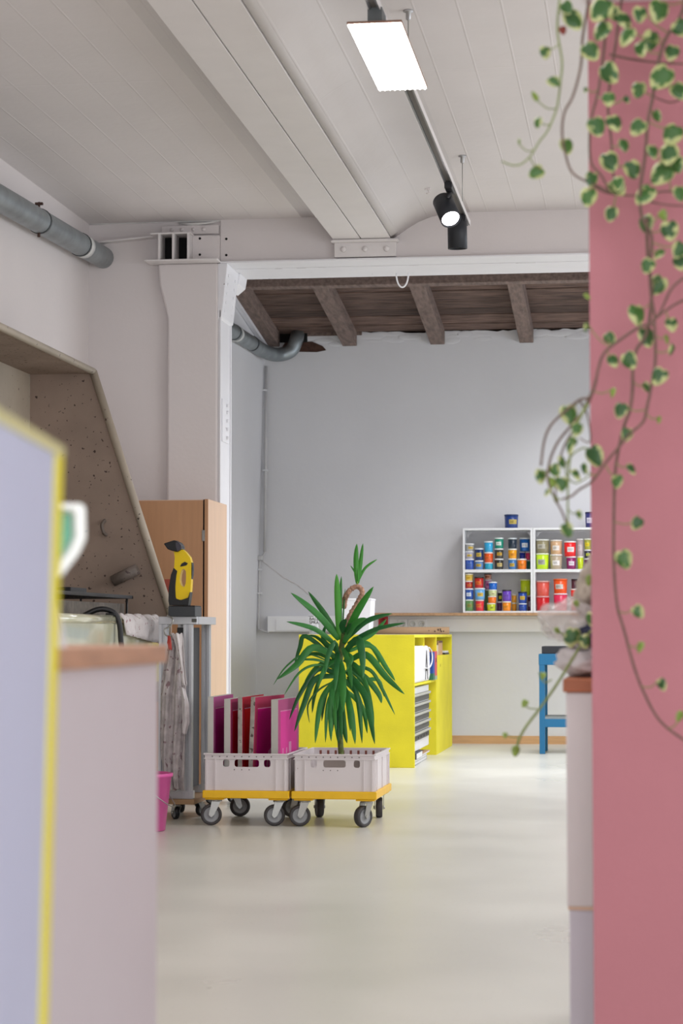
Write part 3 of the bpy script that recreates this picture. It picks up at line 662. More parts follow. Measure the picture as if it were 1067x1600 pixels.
# white canister with black letter, blue and red packs
cn = thing('white_canister', 'big white plastic canister with a black letter A on the shelf in the cabinet', 'canister', (-1.6, 15.2, .56))
bm = NB(); prism(bm, [Vector((-1.512, 14.66, .561)), Vector((-1.512, 15.70, .561)), Vector((-1.512, 15.78, .60)), Vector((-1.512, 15.74, .79)), Vector((-1.512, 15.64, .815)), Vector((-1.512, 14.66, .815))], (-.34, 0, 0))
obj('body', bm, m_plast, cn, bevel=.015)
text('letter', 'A', .30, (-1.5105, 15.50, .665), (R(90), 0, R(90)), m_ink, cn)
bm = NB(); tube(bm, smoothpath([(-1.508, 15.30, .66), (-1.502, 15.60, .655), (-1.50, 15.80, .70), (-1.505, 15.82, .77), (-1.512, 15.7, .80)], 5), .005, 6); obj('carry_handle', bm, m_plast, cn)
for nm, y0, y1, z1, c, lb in (('box', 15.85, 15.98, .765, '#1c4a9c', 'narrow blue box standing between the canister and the red box'),):
    t = thing(nm, lb, 'box', (-1.6, y0, .561)); obj('carton', bx(-1.80, -1.497, y0, y1, .561, z1), M('blue_carton', c, .5, var=.1), t, bevel=.003)
    obj('lower_band', bx(-1.80, -1.4965, y0-.0005, y1+.0005, .5615, .61), M('green_band', '#2c6b52', .5), t)
t = thing('box', 'red carton with a pale base band standing at the end of the cabinet shelf', 'box', (-1.6, 16.0, .561))
obj('carton', bx(-1.80, -1.497, 15.99, 16.17, .561, .77), M('red_carton', '#d0484c', .5, var=.08), t, bevel=.003)
obj('window', bx(-1.4972, -1.496, 16.06, 16.11, .69, .72), m_black, t)
obj('lower_band', bx(-1.7, -1.4965, 15.9895, 16.1705, .5615, .59), M('sage_band', '#9aa58a', .5), t)
# things in the upper compartment of the third bay
for y0, y1, z1, c, lb in ((16.25, 16.33, .83, '#55784c', 'green book in the far yellow compartment'), (16.345, 16.62, .83, '#d8c6ae', 'cream box in the far yellow compartment'),
                         (16.64, 16.98, .845, '#caa176', 'cardboard box in the far yellow compartment')):
    t = thing('box' if 'box' in lb else 'book', lb, 'box' if 'box' in lb else 'book', (-1.6, y0, .735))
    obj('carton' if 'box' in lb else 'cover', bx(-1.85, -1.53, y0, y1, .7355, z1), M('c'+c[1:], c, .7), t, bevel=.003)
    obj('flap' if 'box' in lb else 'pages', bx(-1.84, -1.5285, y0+.01, y1-.01, z1-.016, z1+.0012), M('c'+c[1:]+'_flap', '#6b4f38', .8), t)
t = thing('tray', 'flat dark and white tray at the end of the far yellow compartment', 'tray', (-1.6, 17.1, .735))
obj('base', bx(-1.85, -1.51, 17.0, 17.35, .7355, .75), m_black, t); obj('insert', bx(-1.84, -1.515, 17.01, 17.33, .7505, .765), m_white, t)
# objects on top of the cabinet
rl = thing('cardboard_tube', 'long brown cardboard tube lying on the yellow cabinet', 'tube', (-1.9, 17.1, CT))
a = Vector((-2.26, 17.0, CT+.030)); b = Vector((-1.485, 17.08, CT+.030))
bm = NB(); lathe(bm, a, [(.029, 0), (.029, (b-a).length), (.024, (b-a).length), (.024, (b-a).length-.15), (0, (b-a).length-.15)], 20, b-a); obj('tube', bm, m_card, rl)
bm = NB()
for i in range(6):
    q = a.lerp(b, random.uniform(.55, .97)); cyl(bm, q+Vector((0, -.0285, random.uniform(-.012, .02))), q+Vector((0, -.0305, 0)), .004, n=6)
obj('paint_speck', bm, m_ink, rl)['kind'] = 'stuff'
pt = thing('plastic_container', 'white square plastic container with a wider upper half on the yellow cabinet', 'container', (-1.95, 14.85, CT))
p0_, p1_ = at(523, 935, Y=14.72), at(580, 966, Y=14.72)
bm = NB()
def sq(x0, x1, z0, z1, ins, ins2): 
    vs = []
    for z, i in ((z0, ins), (z1, ins2)): vs.append([bm.verts.new((x, y, z)) for x, y in ((x0+i, 14.72+i), (x1-i, 14.72+i), (x1-i, 14.95-i), (x0+i, 14.95-i))])
    for k in range(4): bm.faces.new((vs[0][k], vs[0][(k+1) % 4], vs[1][(k+1) % 4], vs[1][k]))
    bm.faces.new(vs[0]); bm.faces.new(vs[1])
sq(p0_.x, p1_.x, p1_.z, p0_.z, .006, 0); obj('upper_body', bm, m_plast, pt, bevel=.004)
bm = NB(); sq(p0_.x+.015, p1_.x-.012, CT+.0015, p1_.z, .004, 0); obj('lower_body', bm, M('pale_plastic', '#dcdedd', .4), pt, bevel=.004)
bm = bx(p0_.x-.003, p1_.x+.003, 14.717, 14.953, p0_.z-.012, p0_.z-.003); obj('rim', bm, m_plast, pt, bevel=.002)
sp = thing('spray_tin', 'small clear jar with black and white printed label at the left on the yellow cabinet', 'jar', (-2.2, 14.8, CT))
c = at(491.5, 992, Y=14.75); c.z = CT+.0015
bm = NB(); lathe(bm, c, [(.036, 0), (.038, .004), (.038, .085), (.032, .095), (.032, .115), (0, .115)], 20); obj('jar', bm, M('clear_jar', '#d3d8d2', .15, alpha=.6, trans=.4), sp)
obj('printed_card', bx(c.x-.036, c.x+.034, c.y-.041, c.y-.0395, c.z+.035, c.z+.130), m_white, sp)
text('lettering', 'BALL', .030, (c.x+.002, c.y-.0425, c.z+.105), (R(90), 0, 0), m_ink, sp, .0005)
text('lettering', 'SPRA', .030, (c.x+.002, c.y-.0425, c.z+.080), (R(90), 0, 0), m_ink, sp, .0005)
obj('rule', bx(c.x-.036, c.x-.0, c.y-.0425, c.y-.041, c.z+.122, c.z+.126), m_ink, sp)
obj('red_mark', bx(c.x-.036, c.x-.030, c.y-.0425, c.y-.041, c.z+.045, c.z+.065), M('red_print', '#c0254a', .5), sp)
text('lettering', 'BAL', .024, (c.x+.004, c.y-.0425, c.z+.053), (R(90), 0, 0), M('grey_print', '#8b9096', .5), sp, .0005)

# ---- blue work stool
st = thing('blue_work_stand', 'blue steel work stand with black top in front of the back wall', 'stand', (-.6, 16.6, 0))
sx0, sx1, sy0, sy1 = -.753, -.10, 16.42, 16.92
for x in (sx0, sx1-.042):
    for y in (sy0, sy1-.042): obj('leg', bx(x, x+.042, y, y+.042, 0, .745), m_blue, st, bevel=.003)
bm = bx(sx0-.002, sx1+.002, sy0-.003, sy0+.02, .665, .748); box(bm, sx0-.002, sx1+.002, sy1-.02, sy1+.003, .665, .748); box(bm, sx0-.003, sx0+.02, sy0, sy1, .665, .748); box(bm, sx1-.02, sx1+.003, sy0, sy1, .665, .748)
obj('top_frame', bm, m_blue, st, bevel=.002)
bm = bx(sx0+.04, sx1-.04, sy0, sy0+.03, .20, .262); box(bm, sx0+.04, sx1-.04, sy1-.03, sy1, .20, .262); obj('lower_rail', bm, m_blue, st, bevel=.002)
obj('lower_shelf', bx(sx0+.02, sx1-.02, sy0+.005, sy1-.005, .262, .275), M('grey_board', '#8d9394', .6), st)
obj('work_top', bx(sx0+.02, sx1-.01, sy0+.01, sy1-.01, .749, .805), M('black_rubber_top', '#2b2d33', .7), st, bevel=.004)

# ================================================================ FRONT ROOM, LEFT
# ---- beech cupboard
cb = thing('beech_cupboard', 'tall beech laminate cupboard standing in front of the white pillar', 'cupboard', (-2.6, 12.0, 0))
BX0, BX1, BY0, BY1, BT = -2.93, -2.358, 11.78, 12.325, 1.640
obj('carcass', bx(BX0, BX1, BY0+.02, BY1, .02, BT), m_beech_lit, cb, bevel=.0015)
obj('door', bx(BX0+.005, BX1-.028, BY0, BY0+.018, .03, BT-.006), m_beech_shade, cb, bevel=.0015)
obj('side_panel', bx(BX1-.019, BX1+.001, BY0, BY1, .01, BT+.002), m_beech_shade, cb, bevel=.001)
obj('lit_side_face', bx(BX1+.001, BX1+.002, BY0+.002, BY1, .01, BT+.001), m_beech_lit, cb)  # thin sheet that carries the painted light of the right side
obj('door_gap', bx(BX1-.027, BX1-.020, BY0+.006, BY0+.02, .03, BT), m_dark, cb)
for z in (1.44, .28): obj('hinge', bx(BX1-.032, BX1-.016, BY0-.003, BY0+.004, z-.03, z+.03), m_steel, cb)
obj('sign', bx(-2.60, -2.56, BY0-.001, BY0, 1.13, 1.20), M('red_sticker', '#a85040', .6), cb)
obj('plinth', bx(BX0+.02, BX1-.02, BY0+.03, BY1-.02, 0, .02), m_dark, cb)

# ---- washing booth along the left wall
YB0, YBF = 7.7, 11.0
bo = thing('washout_booth', 'beige stained screen-washing booth along the left wall', 'booth', (-2.8, 9.3, 0))
Pt = at(145, 577, Y=YBF); Pb = at(270, 965, Y=YBF); zin = at(54, 584, Y=YBF).z
th_ = .03
def side(y, nm):
    bm = NB(); prism(bm, [Vector((XL+.03, y, .55)), Vector((Pb.x-.02, y, .55)), Vector((Pb.x-.01, y, Pb.z)), Vector((Pt.x-.01, y, Pt.z-.01)), Vector((XL+.03, y, Pt.z-.01))], (0, th_, 0))
    obj(nm, bm, m_boothside, bo)
side(YBF, 'side_panel'); side(YB0-.03, 'side_panel')
obj('back_panel', bx(XL+.005, XL+.05, YB0, YBF, .55, zin), m_booth, bo)
obj('top_panel', bx(XL+.03, Pt.x-.005, YB0-.03, YBF+th_, Pt.z-.012, Pt.z), m_booth, bo)
obj('hood_underside', bx(XL+.05, Pt.x-.005, YB0, YBF, Pt.z-.022, Pt.z-.013), m_boothside, bo)
bm = NB(); tube(bm, smoothpath([(Pt.x, YB0, Pt.z), (Pt.x, YBF-.02, Pt.z), (Pt.x+.008, YBF, Pt.z-.012), (Pb.x, YBF-.001, Pb.z)], 4)[0:0] or [(Pt.x, YB0, Pt.z-.01), (Pt.x, YBF+.005, Pt.z-.01)], .018, 10); obj('top_lip', bm, m_booth, bo)
bm = NB(); tube(bm, [(Pt.x, YBF+.005, Pt.z-.01), (Pb.x, YBF+.005, Pb.z-.02)], .021, 10); obj('slanted_lip', bm, m_booth, bo)
# tub
bm = NB(); tube(bm, [(Pb.x-.03, YB0, Pb.z-.02), (Pb.x-.03, YBF+.01, Pb.z-.02)], .024, 12); obj('tub_rim', bm, m_tub, bo)
bm = NB(); prism(bm, [Vector((Pb.x-.055, YB0, Pb.z-.02)), Vector((Pb.x-.015, YB0, Pb.z-.03)), Vector((Pb.x-.03, YB0, .66)), Vector((Pb.x-.12, YB0, .56)), Vector((Pb.x-.14, YB0, .58)), Vector((Pb.x-.06, YB0, .67))], (0, YBF-YB0, 0))
obj('tub_front', bm, m_tub, bo, bevel=.004)
obj('tub_floor', bx(XL+.05, Pb.x-.1, YB0, YBF, .56, .60), m_tub, bo)
bm = NB()
for x in (XL+.1, Pb.x-.18):
    for y in (YB0+.1, YBF-.12): box(bm, x, x+.05, y, y+.05, 0, .56)
obj('leg_frame', bm, m_alu, bo)
# details on the side panel
q = at(196, 899, Y=YBF); 
bm = NB(); tube(bm, [at(176, 908, Y=YBF-.03), at(215, 889, Y=YBF-.03)], .032*.9, 14); obj('tool_holder', bm, M('stained_holder', '#6f645d', .6, var=.2, vs=20, spots='#4a3a3a', spot_t=.62, spot_s=40), bo)
bm = NB(); tube(bm, smoothpath([at(164, 813, Y=YBF-.005), at(159, 820, Y=YBF-.03), at(162, 832, Y=YBF-.03), at(166, 836, Y=YBF-.005)], 4), .009, 8); obj('hook', bm, M('stained_hook', '#6b6058', .6), bo)
# grate tray
gr = thing('drain_grate', 'dark flat drying grate standing inside the washing booth', 'grate', (-2.7, 10, 1.05))
gz = 1.075; gx0, gx1 = -3.0, -2.535; gy0, gy1 = 9.0, 10.75
bm = NB(); box(bm, gx0, gx1, gy0, gy0+.02, gz, gz+.014); box(bm, gx0, gx1, gy1-.02, gy1, gz, gz+.014); box(bm, gx1-.014, gx1, gy0, gy1, gz, gz+.016); box(bm, gx0, gx0+.014, gy0, gy1, gz, gz+.014)
obj('frame', bm, m_black, gr)
bm = NB()
for i in range(40): y = gy0+.04+i*.0425; box(bm, gx0, gx1, y, y+.008, gz+.002, gz+.008)
obj('bar', bm, m_black, gr)['kind'] = 'stuff'
for x, y in ((gx0+.02, gy0+.1), (gx1-.02, gy0+.1), (gx0+.2, gy1-.02), (gx1-.02, gy1-.05)):
    bm = NB(); cyl(bm, (x, y, .60), (x, y, gz), .006, n=8); obj('leg', bm, m_black, gr)
obj('front_board', bx(gx1-.06, gx1-.045, gy0, gy1, .85, 1.05), M('scratched_metal', '#6f665c', .5, metal=.3, var=.3, vs=30), gr)
c = at(110, 926, Y=10.2); t = tag(obj('black_box', bx(c.x-.07, c.x+.055, 10.0, 10.3, gz+.0165, gz+.045), m_black, bevel=.004), 'flat black box lying on the grate in the booth', 'box')
t = thing('hose', 'black hose looping over the rim of the booth, the far one', 'hose', (-2.4, 10, .98), 'hoses over the booth rim')
def hose(t, y, dz):
    x = Pb.x-.03; bm = NB()
    tube(bm, smoothpath([(x-.25, y-.1, .62), (x-.2, y-.06, .9), (x-.08, y-.03, Pb.z+dz-.01), (x+.0, y, Pb.z+dz-.008), (x+.035, y+.01, Pb.z-.03), (x+.045, y+.02, Pb.z-.14), (x+.075, y+.04, .62), (x+.06, y+.04, .3), (x+.04, y+.05, .02)], 6), .0125, 10)
    obj('tube', bm, m_black, t)
hose(t, 9.80, .03); bm = bx(Pb.x-.05, Pb.x-.01, 9.78, 9.82, Pb.z-.0, Pb.z+.012); obj('clip', bm, m_black, t)
t = thing('hose', 'black hose looping over the rim of the booth, the near one by the yellow-edged panel', 'hose', (-2.4, 9, .98), 'hoses over the booth rim')
hose(t, 8.72, .03); bm = bx(Pb.x-.05, Pb.x-.01, 8.70, 8.74, Pb.z-.0, Pb.z+.012); obj('clip', bm, m_black, t)

# cloth helper: vertical sheet through rows of (left px, right px, py) at depth Y, with folds
def cloth(bm, rows, Y, folds, amp, nx=26, sub=5, thick=.0):
    R_ = []
    for i in range(len(rows)-1):
        for j in range(sub):
            t = j/sub; s = t*t*(3-2*t); R_.append(tuple(rows[i][k]*(1-s)+rows[i+1][k]*s for k in range(3)))
    R_.append(rows[-1]); grid = []
    for i, (l, r, py) in enumerate(R_):
        row = []
        for k in range(nx+1):
            u = k/nx; p = at(l+(r-l)*u, py, Y=Y); ph = folds*u*2*math.pi+i*.09
            p.y += amp*math.sin(ph)+amp*.5*math.sin(2.3*ph+i*.25); p.z += .004*math.sin(ph*1.7); row.append(bm.verts.new(p))
        grid.append(row)
    for a, b in zip(grid, grid[1:]):
        for k in range(nx): f = bm.faces.new((a[k], a[k+1], b[k+1], b[k])); f.smooth = True
def solid(o, t):
    s = o.modifiers.new('solid', 'SOLIDIFY'); s.thickness = t; s.offset = 0; return o
# cart of aluminium profile
ct = thing('profile_cart', 'aluminium profile cart on small castors beside the booth', 'cart', (-2.2, 10.5, 0))
CXa, CXb, Yc0, Yc1 = -2.262, -2.150, 10.40, 10.86
m_prof = M('aluminium_profile', '#c3c4c8', .4, metal=.35, var=.03)
def profile(bm, x, y, z0, z1, s=.04):
    w = s/2
    for (a0, a1, b0, b1) in ((-w, -w*.3, -w, -w*.3), (w*.3, w, -w, -w*.3), (-w, -w*.3, w*.3, w), (w*.3, w, w*.3, w), (-w*.5, w*.5, -w*.5, w*.5)):
        box(bm, x+a0, x+a1, y+b0, y+b1, z0, z1)
for x in (-2.302, CXb-.03):
    for y in (Yc0+.02, Yc1):
        bm = NB(); profile(bm, x, y, .10, .945, .042); obj('post', bm, m_prof, ct, bevel=.001)
bm = bx(-2.325, -2.135, Yc0, Yc0+.04, .945, .983); box(bm, -2.325, -2.135, Yc1-.02, Yc1+.02, .945, .983); box(bm, -2.17, -2.13, Yc0+.04, Yc1, .945, .983)
obj('top_rail', bm, m_prof, ct, bevel=.002)
bm = NB()
for z in (.957, .964, .971): box(bm, -2.155, -2.14, Yc0-.001, Yc0, z-.002, z+.001)
box(bm, -2.16, -2.135, Yc0-.0015, Yc0-.0005, .956, .972); obj('end_cap', bm, m_dgrey, ct)
bm = bx(-2.325, -2.15, Yc0, Yc0+.04, .10, .14); box(bm, -2.325, -2.15, Yc1-.02, Yc1+.02, .10, .14); obj('bottom_rail', bm, m_prof, ct, bevel=.002)
obj('base_board', bx(-2.33, -2.14, Yc0-.02, Yc1+.04, .075, .10), m_card, ct, bevel=.002)
obj('inner_panel', bx(-2.275, -2.205, Yc0+.2, Yc1-.05, .14, .93), M('dark_back_board', '#3b3a3c', .7), ct)
def castor(parent, x, y, ztop, r, yaw, w=.026, small=False):
    """swivel castor: plate, fork, wheel with tyre and hub"""
    ca = thing('castor', '', ''); del ca['label']; del ca['category']; ca.name = 'castor'; ca.parent = parent
    off = Vector(); q = parent
    while q: off += q.location; q = q.parent
    ca.location = Vector((x, y, 0))-off
    d = Vector((math.cos(yaw), math.sin(yaw), 0)); s = Vector((-d.y, d.x, 0)); c = Vector((x, y, r))+d*(r*.45)
    if small: tr_ = m_black
    else: tr_ = m_tire
    bm = NB(); lathe(bm, c, [(r*.72, -w/2), (r*.93, -w/2), (r, -w*.3), (r, w*.3), (r*.93, w/2), (r*.72, w/2), (r*.70, w*.35), (r*.70, -w*.35), (r*.72, -w/2)], 28, s, closed=True); obj('tyre', bm, tr_, ca)
    bm = NB(); lathe(bm, c, [(r*.2, -w*.55), (r*.25, -w*.45), (r*.35, -w*.28), (r*.6, -w*.3), (r*.71, -w*.42), (r*.71, w*.42), (r*.6, w*.3), (r*.35, w*.28), (r*.25, w*.45), (r*.2, w*.55)], 24, s); obj('hub', bm, m_hub, ca)
    bm = NB()
    for sg in (-1, 1):
        a = c+s*sg*(w/2+.004); top = Vector((x, y, ztop-.008))+s*sg*(w/2+.004)
        prism(bm, [a+Vector((0, 0, -.012)), a+d*.013, top+d*.02, top-d*.022, a-d*.013], s*sg*.003)
        cyl(bm, a, a+s*sg*.008, .008, n=10)
    cyl(bm, (x, y, ztop-.012), (x, y, ztop-.002), w*.9, n=20)
    obj('fork', bm, m_steel, ca)
    return ca
castor(ct, -2.235, 10.42, .075, .032, 2.2, .02, True); castor(ct, -2.165, 10.62, .075, .032, 1.0, .02, True); castor(ct, -2.29, 10.80, .075, .032, 2.2, .02, True)
t = thing('castor_stand', 'low steel roller with two small castors behind the profile cart', 'roller', (-2.2, 11.45, 0))
obj('plate', bx(-2.33, -2.12, 11.32, 11.6, .066, .072), m_steel, t); castor(t, -2.27, 11.38, .066, .027, .2, .018, True); castor(t, -2.18, 11.52, .066, .027, .9, .018, True)
# black box and window vacuum
c = at(287, 955, Y=10.4)
t = thing('battery_box', 'dark grey box on the profile cart under the window vacuum', 'box', (c.x, 10.42, .985))
bm = NB(); box(bm, -2.268, -2.135, 10.36, 10.52, .9835, 1.032); obj('case', bm, M('charcoal_plastic', '#34373b', .5), t, bevel=.003)
obj('lid', bx(-2.266, -2.137, 10.362, 10.518, 1.0325, 1.036), m_black, t, bevel=.002)
def vpx(cx, cy): return at(240+cx*.1, 830+cy*.1, Y=10.42)
vac = thing('window_vacuum', 'yellow and black handheld window vacuum standing on a dark box', 'window vacuum', (-2.2, 10.42, 1.033))
zv = 1.0365-vpx(400, 1172).z
def vp(cx, cy, dy=0): p = vpx(cx, cy); p.y += dy; p.z += zv; return p
def vprism(pts, y0, y1):
    bm = NB(); prism(bm, [vp(x, y, y0) for x, y in pts], (0, y1-y0, 0)); return bm
body_o = [(330, 320), (470, 300), (520, 345), (580, 420), (602, 500), (600, 800), (590, 950), (550, 1050), (470, 1082), (380, 1082), (362, 1040), (355, 900), (372, 640), (335, 590), (345, 430)]
inn = [(520, 640), (522, 740), (515, 830), (490, 890), (445, 860), (422, 800), (425, 700), (450, 620), (490, 598)]
# yellow body built as a ring around the grip opening
bm = NB(); y0, y1 = -.022, .022
cc = (475, 740)
def ring_match(out, inn_):
    res = []
    for o_ in out:
        an = math.atan2(o_[1]-cc[1], o_[0]-cc[0]); best = None
        for i in range(len(inn_)):
            a_, b_ = inn_[i], inn_[(i+1) % len(inn_)]
            for k in range(8):
                q = (a_[0]+(b_[0]-a_[0])*k/8, a_[1]+(b_[1]-a_[1])*k/8); dd = abs((math.atan2(q[1]-cc[1], q[0]-cc[0])-an+math.pi) % (2*math.pi)-math.pi)
                if best is None or dd < best[0]: best = (dd, q)
        res.append(best[1])
    return res
def dense(poly, m=3):
    r = []
    for i in range(len(poly)):
        a_, b_ = poly[i], poly[(i+1) % len(poly)]
        for k in range(m): r.append((a_[0]+(b_[0]-a_[0])*k/m, a_[1]+(b_[1]-a_[1])*k/m))
    return r
D_ = dense(body_o); I_ = ring_match(D_, inn); n = len(D_)
of, ob = [bm.verts.new(vp(x, y, y0)) for x, y in D_], [bm.verts.new(vp(x, y, y1)) for x, y in D_]
jf, jb = [bm.verts.new(vp(x, y, y0)) for x, y in I_], [bm.verts.new(vp(x, y, y1)) for x, y in I_]
for i in range(n):
    j = (i+1) % n
    for q in ((of[i], of[j], jf[j], jf[i]), (ob[i], ob[j], jb[j], jb[i]), (of[i], of[j], ob[j], ob[i]), (jf[i], jf[j], jb[j], jb[i])):
        try: bm.faces.new(q)
        except ValueError: pass
bmesh.ops.remove_doubles(bm, verts=bm.verts, dist=.0002)
obj('body', bm, m_karch, vac)
obj('water_tank', vprism([(332, 585), (385, 635), (372, 700), (356, 860), (358, 1060), (440, 1090), (560, 1050), (585, 960), (590, 970), (572, 1090), (558, 1172), (262, 1168), (250, 1100), (255, 900), (290, 690)], -.030, .030), m_black, vac, bevel=.005)
obj('suction_head', vprism([(185, 208), (340, 157), (362, 156), (430, 195), (462, 235), (470, 290), (400, 338), (320, 322), (245, 295)], -.045, .030), m_black, vac, bevel=.004)
obj('head_collar', vprism([(375, 190), (420, 190), (462, 240), (468, 290), (402, 330), (380, 260)], -.047, .032), M('grey_collar', '#4a4650', .3), vac)
obj('switch', vprism([(428, 566), (450, 520), (500, 490), (550, 512), (530, 545), (470, 560)], -.0235, -.020), m_black, vac)
obj('back_grip', vprism([(600, 500), (612, 500), (620, 580), (614, 700), (602, 760)], -.018, .018), m_black, vac)
# rags
hk = thing('rag', 'long grey paint-stained rag hanging from a hook at the booth corner', 'rag', at(272, 995, Y=10.33))
bm = NB(); cloth(bm, [(268, 280, 990), (262, 284, 1010), (256, 288, 1040), (250, 290, 1080), (250, 291, 1130), (251, 289, 1180), (256, 288, 1215), (262, 289, 1234)], 10.28, 2.3, .016); solid(obj('cloth', bm, m_rag, hk), .004)
bm = NB(); cloth(bm, [(268, 284, 990), (274, 287, 1010), (281, 289, 1040), (284, 292, 1070)], 10.24, 1.4, .010, 14); solid(obj('cloth_fold', bm, m_rag2, hk), .003)
bm = NB(); cloth(bm, [(281, 288, 1075), (284, 294, 1100), (285, 295, 1130), (284, 291, 1147)], 10.25, 1.2, .010, 12); solid(obj('cloth_fold', bm, m_rag2, hk), .003)
bm = NB(); cloth(bm, [(262, 266, 994), (261, 268, 1005), (263, 268, 1015)], 10.23, 1, .004, 6); solid(obj('cloth_patch', bm, M('red_cloth', '#b8463e', .9), hk), .003)
bm = NB(); tube(bm, smoothpath([at(262, 962, Y=10.30), at(270, 968, Y=10.27), at(266, 978, Y=10.27), at(257, 984, Y=10.27), at(260, 993, Y=10.26), at(272, 993, Y=10.26)], 6), .004, 8); tube(bm, [at(262, 962, Y=10.30), Vector((Pb.x, 10.9, Pb.z))], .004, 8); obj('wire_hook', bm, m_steel, hk)
t = thing('rag', 'small crumpled pinkish rag draped over the booth rim corner', 'rag', at(250, 965, Y=10.5))
bm = NB(); x = Pb.x-.03
g = []
for i in range(13):
    v = i/12; row = []
    for k in range(17):
        u = k/16; y = 9.95+.78*u+.03*math.sin(7*v+5*u); an = -1.9+2.6*min(1, v*1.5); rr = .027+.006*math.sin(9*u*math.pi)
        if v < .6: p = Vector((x+rr*math.sin(an), y, Pb.z-.02+rr*math.cos(an)))
        else:
            an = -1.9+2.6*.9; dl_ = (v-.6)*.28*(.75+.4*u); p = Vector((x+.033+.008*math.sin(12*u*math.pi), y, Pb.z-.005-dl_))
        row.append(bm.verts.new(p))
    g.append(row)
for a, b in zip(g, g[1:]):
    for k in range(16): f = bm.faces.new((a[k], a[k+1], b[k+1], b[k])); f.smooth = True
solid(obj('cloth', bm, m_rag2, t), .004)
# pink bucket
bc = Vector((-2.262, 9.80, 0)); t = thing('bucket', 'pink plastic bucket on the floor beside the washing cart', 'bucket', bc)
bm = NB(); lathe(bm, bc, [(.098, .001), (.105, .004), (.132, .245), (.139, .247), (.140, .262), (.134, .264), (.128, .25), (.103, .01), (0, .008)], 32); obj('body', bm, m_bucket, t)
bm = NB(); pts = [bc+Vector((.140*math.sin(a_)*.98+.02*math.cos(a_)*0+.012, -.14*math.cos(a_), .24-.13*math.sin(a_))) for a_ in [math.pi*i/14 for i in range(15)]]
tube(bm, pts, .0025, 6); obj('wire_handle', bm, m_steel, t)
for sg in (-1, 1): obj('handle_lug', bx(bc.x-.005, bc.x+.03, bc.y+sg*.14-.008, bc.y+sg*.14+.008, .22, .25), m_bucket, t, bevel=.002)

# ---- dollies and crates
def dolly(x0, x1, y0, y1, label, yaws):
    t = thing('dolly', label, 'dolly', ((x0+x1)/2, (y0+y1)/2, 0), 'yellow castor dollies')
    bm = NB()   # frame with open middle and raised corner rim
    z0, z1 = .130, .166
    box(bm, x0, x1, y0, y0+.06, z0, z1); box(bm, x0, x1, y1-.06, y1, z0, z1); box(bm, x0, x0+.06, y0+.06, y1-.06, z0, z1); box(bm, x1-.06, x1, y0+.06, y1-.06, z0, z1)
    box(bm, x0+.06, x1-.06, (y0+y1)/2-.03, (y0+y1)/2+.03, z0, z1-.004)
    obj('deck', bm, m_dollyy, t, bevel=.004)
    for xx in (x0+.01, x1-.10):
        for yy in (y0+.01, y1-.10): obj('corner_pad', bx(xx, xx+.09, yy, yy+.09, z0-.008, z0), m_dollyy, t, bevel=.003)
    k = 0
    for yy in (y0+.055, y1-.055):
        for xx in (x0+.055, x1-.055):
            castor(t, xx, yy, .124, .050, yaws[k], .032); k += 1
    return t
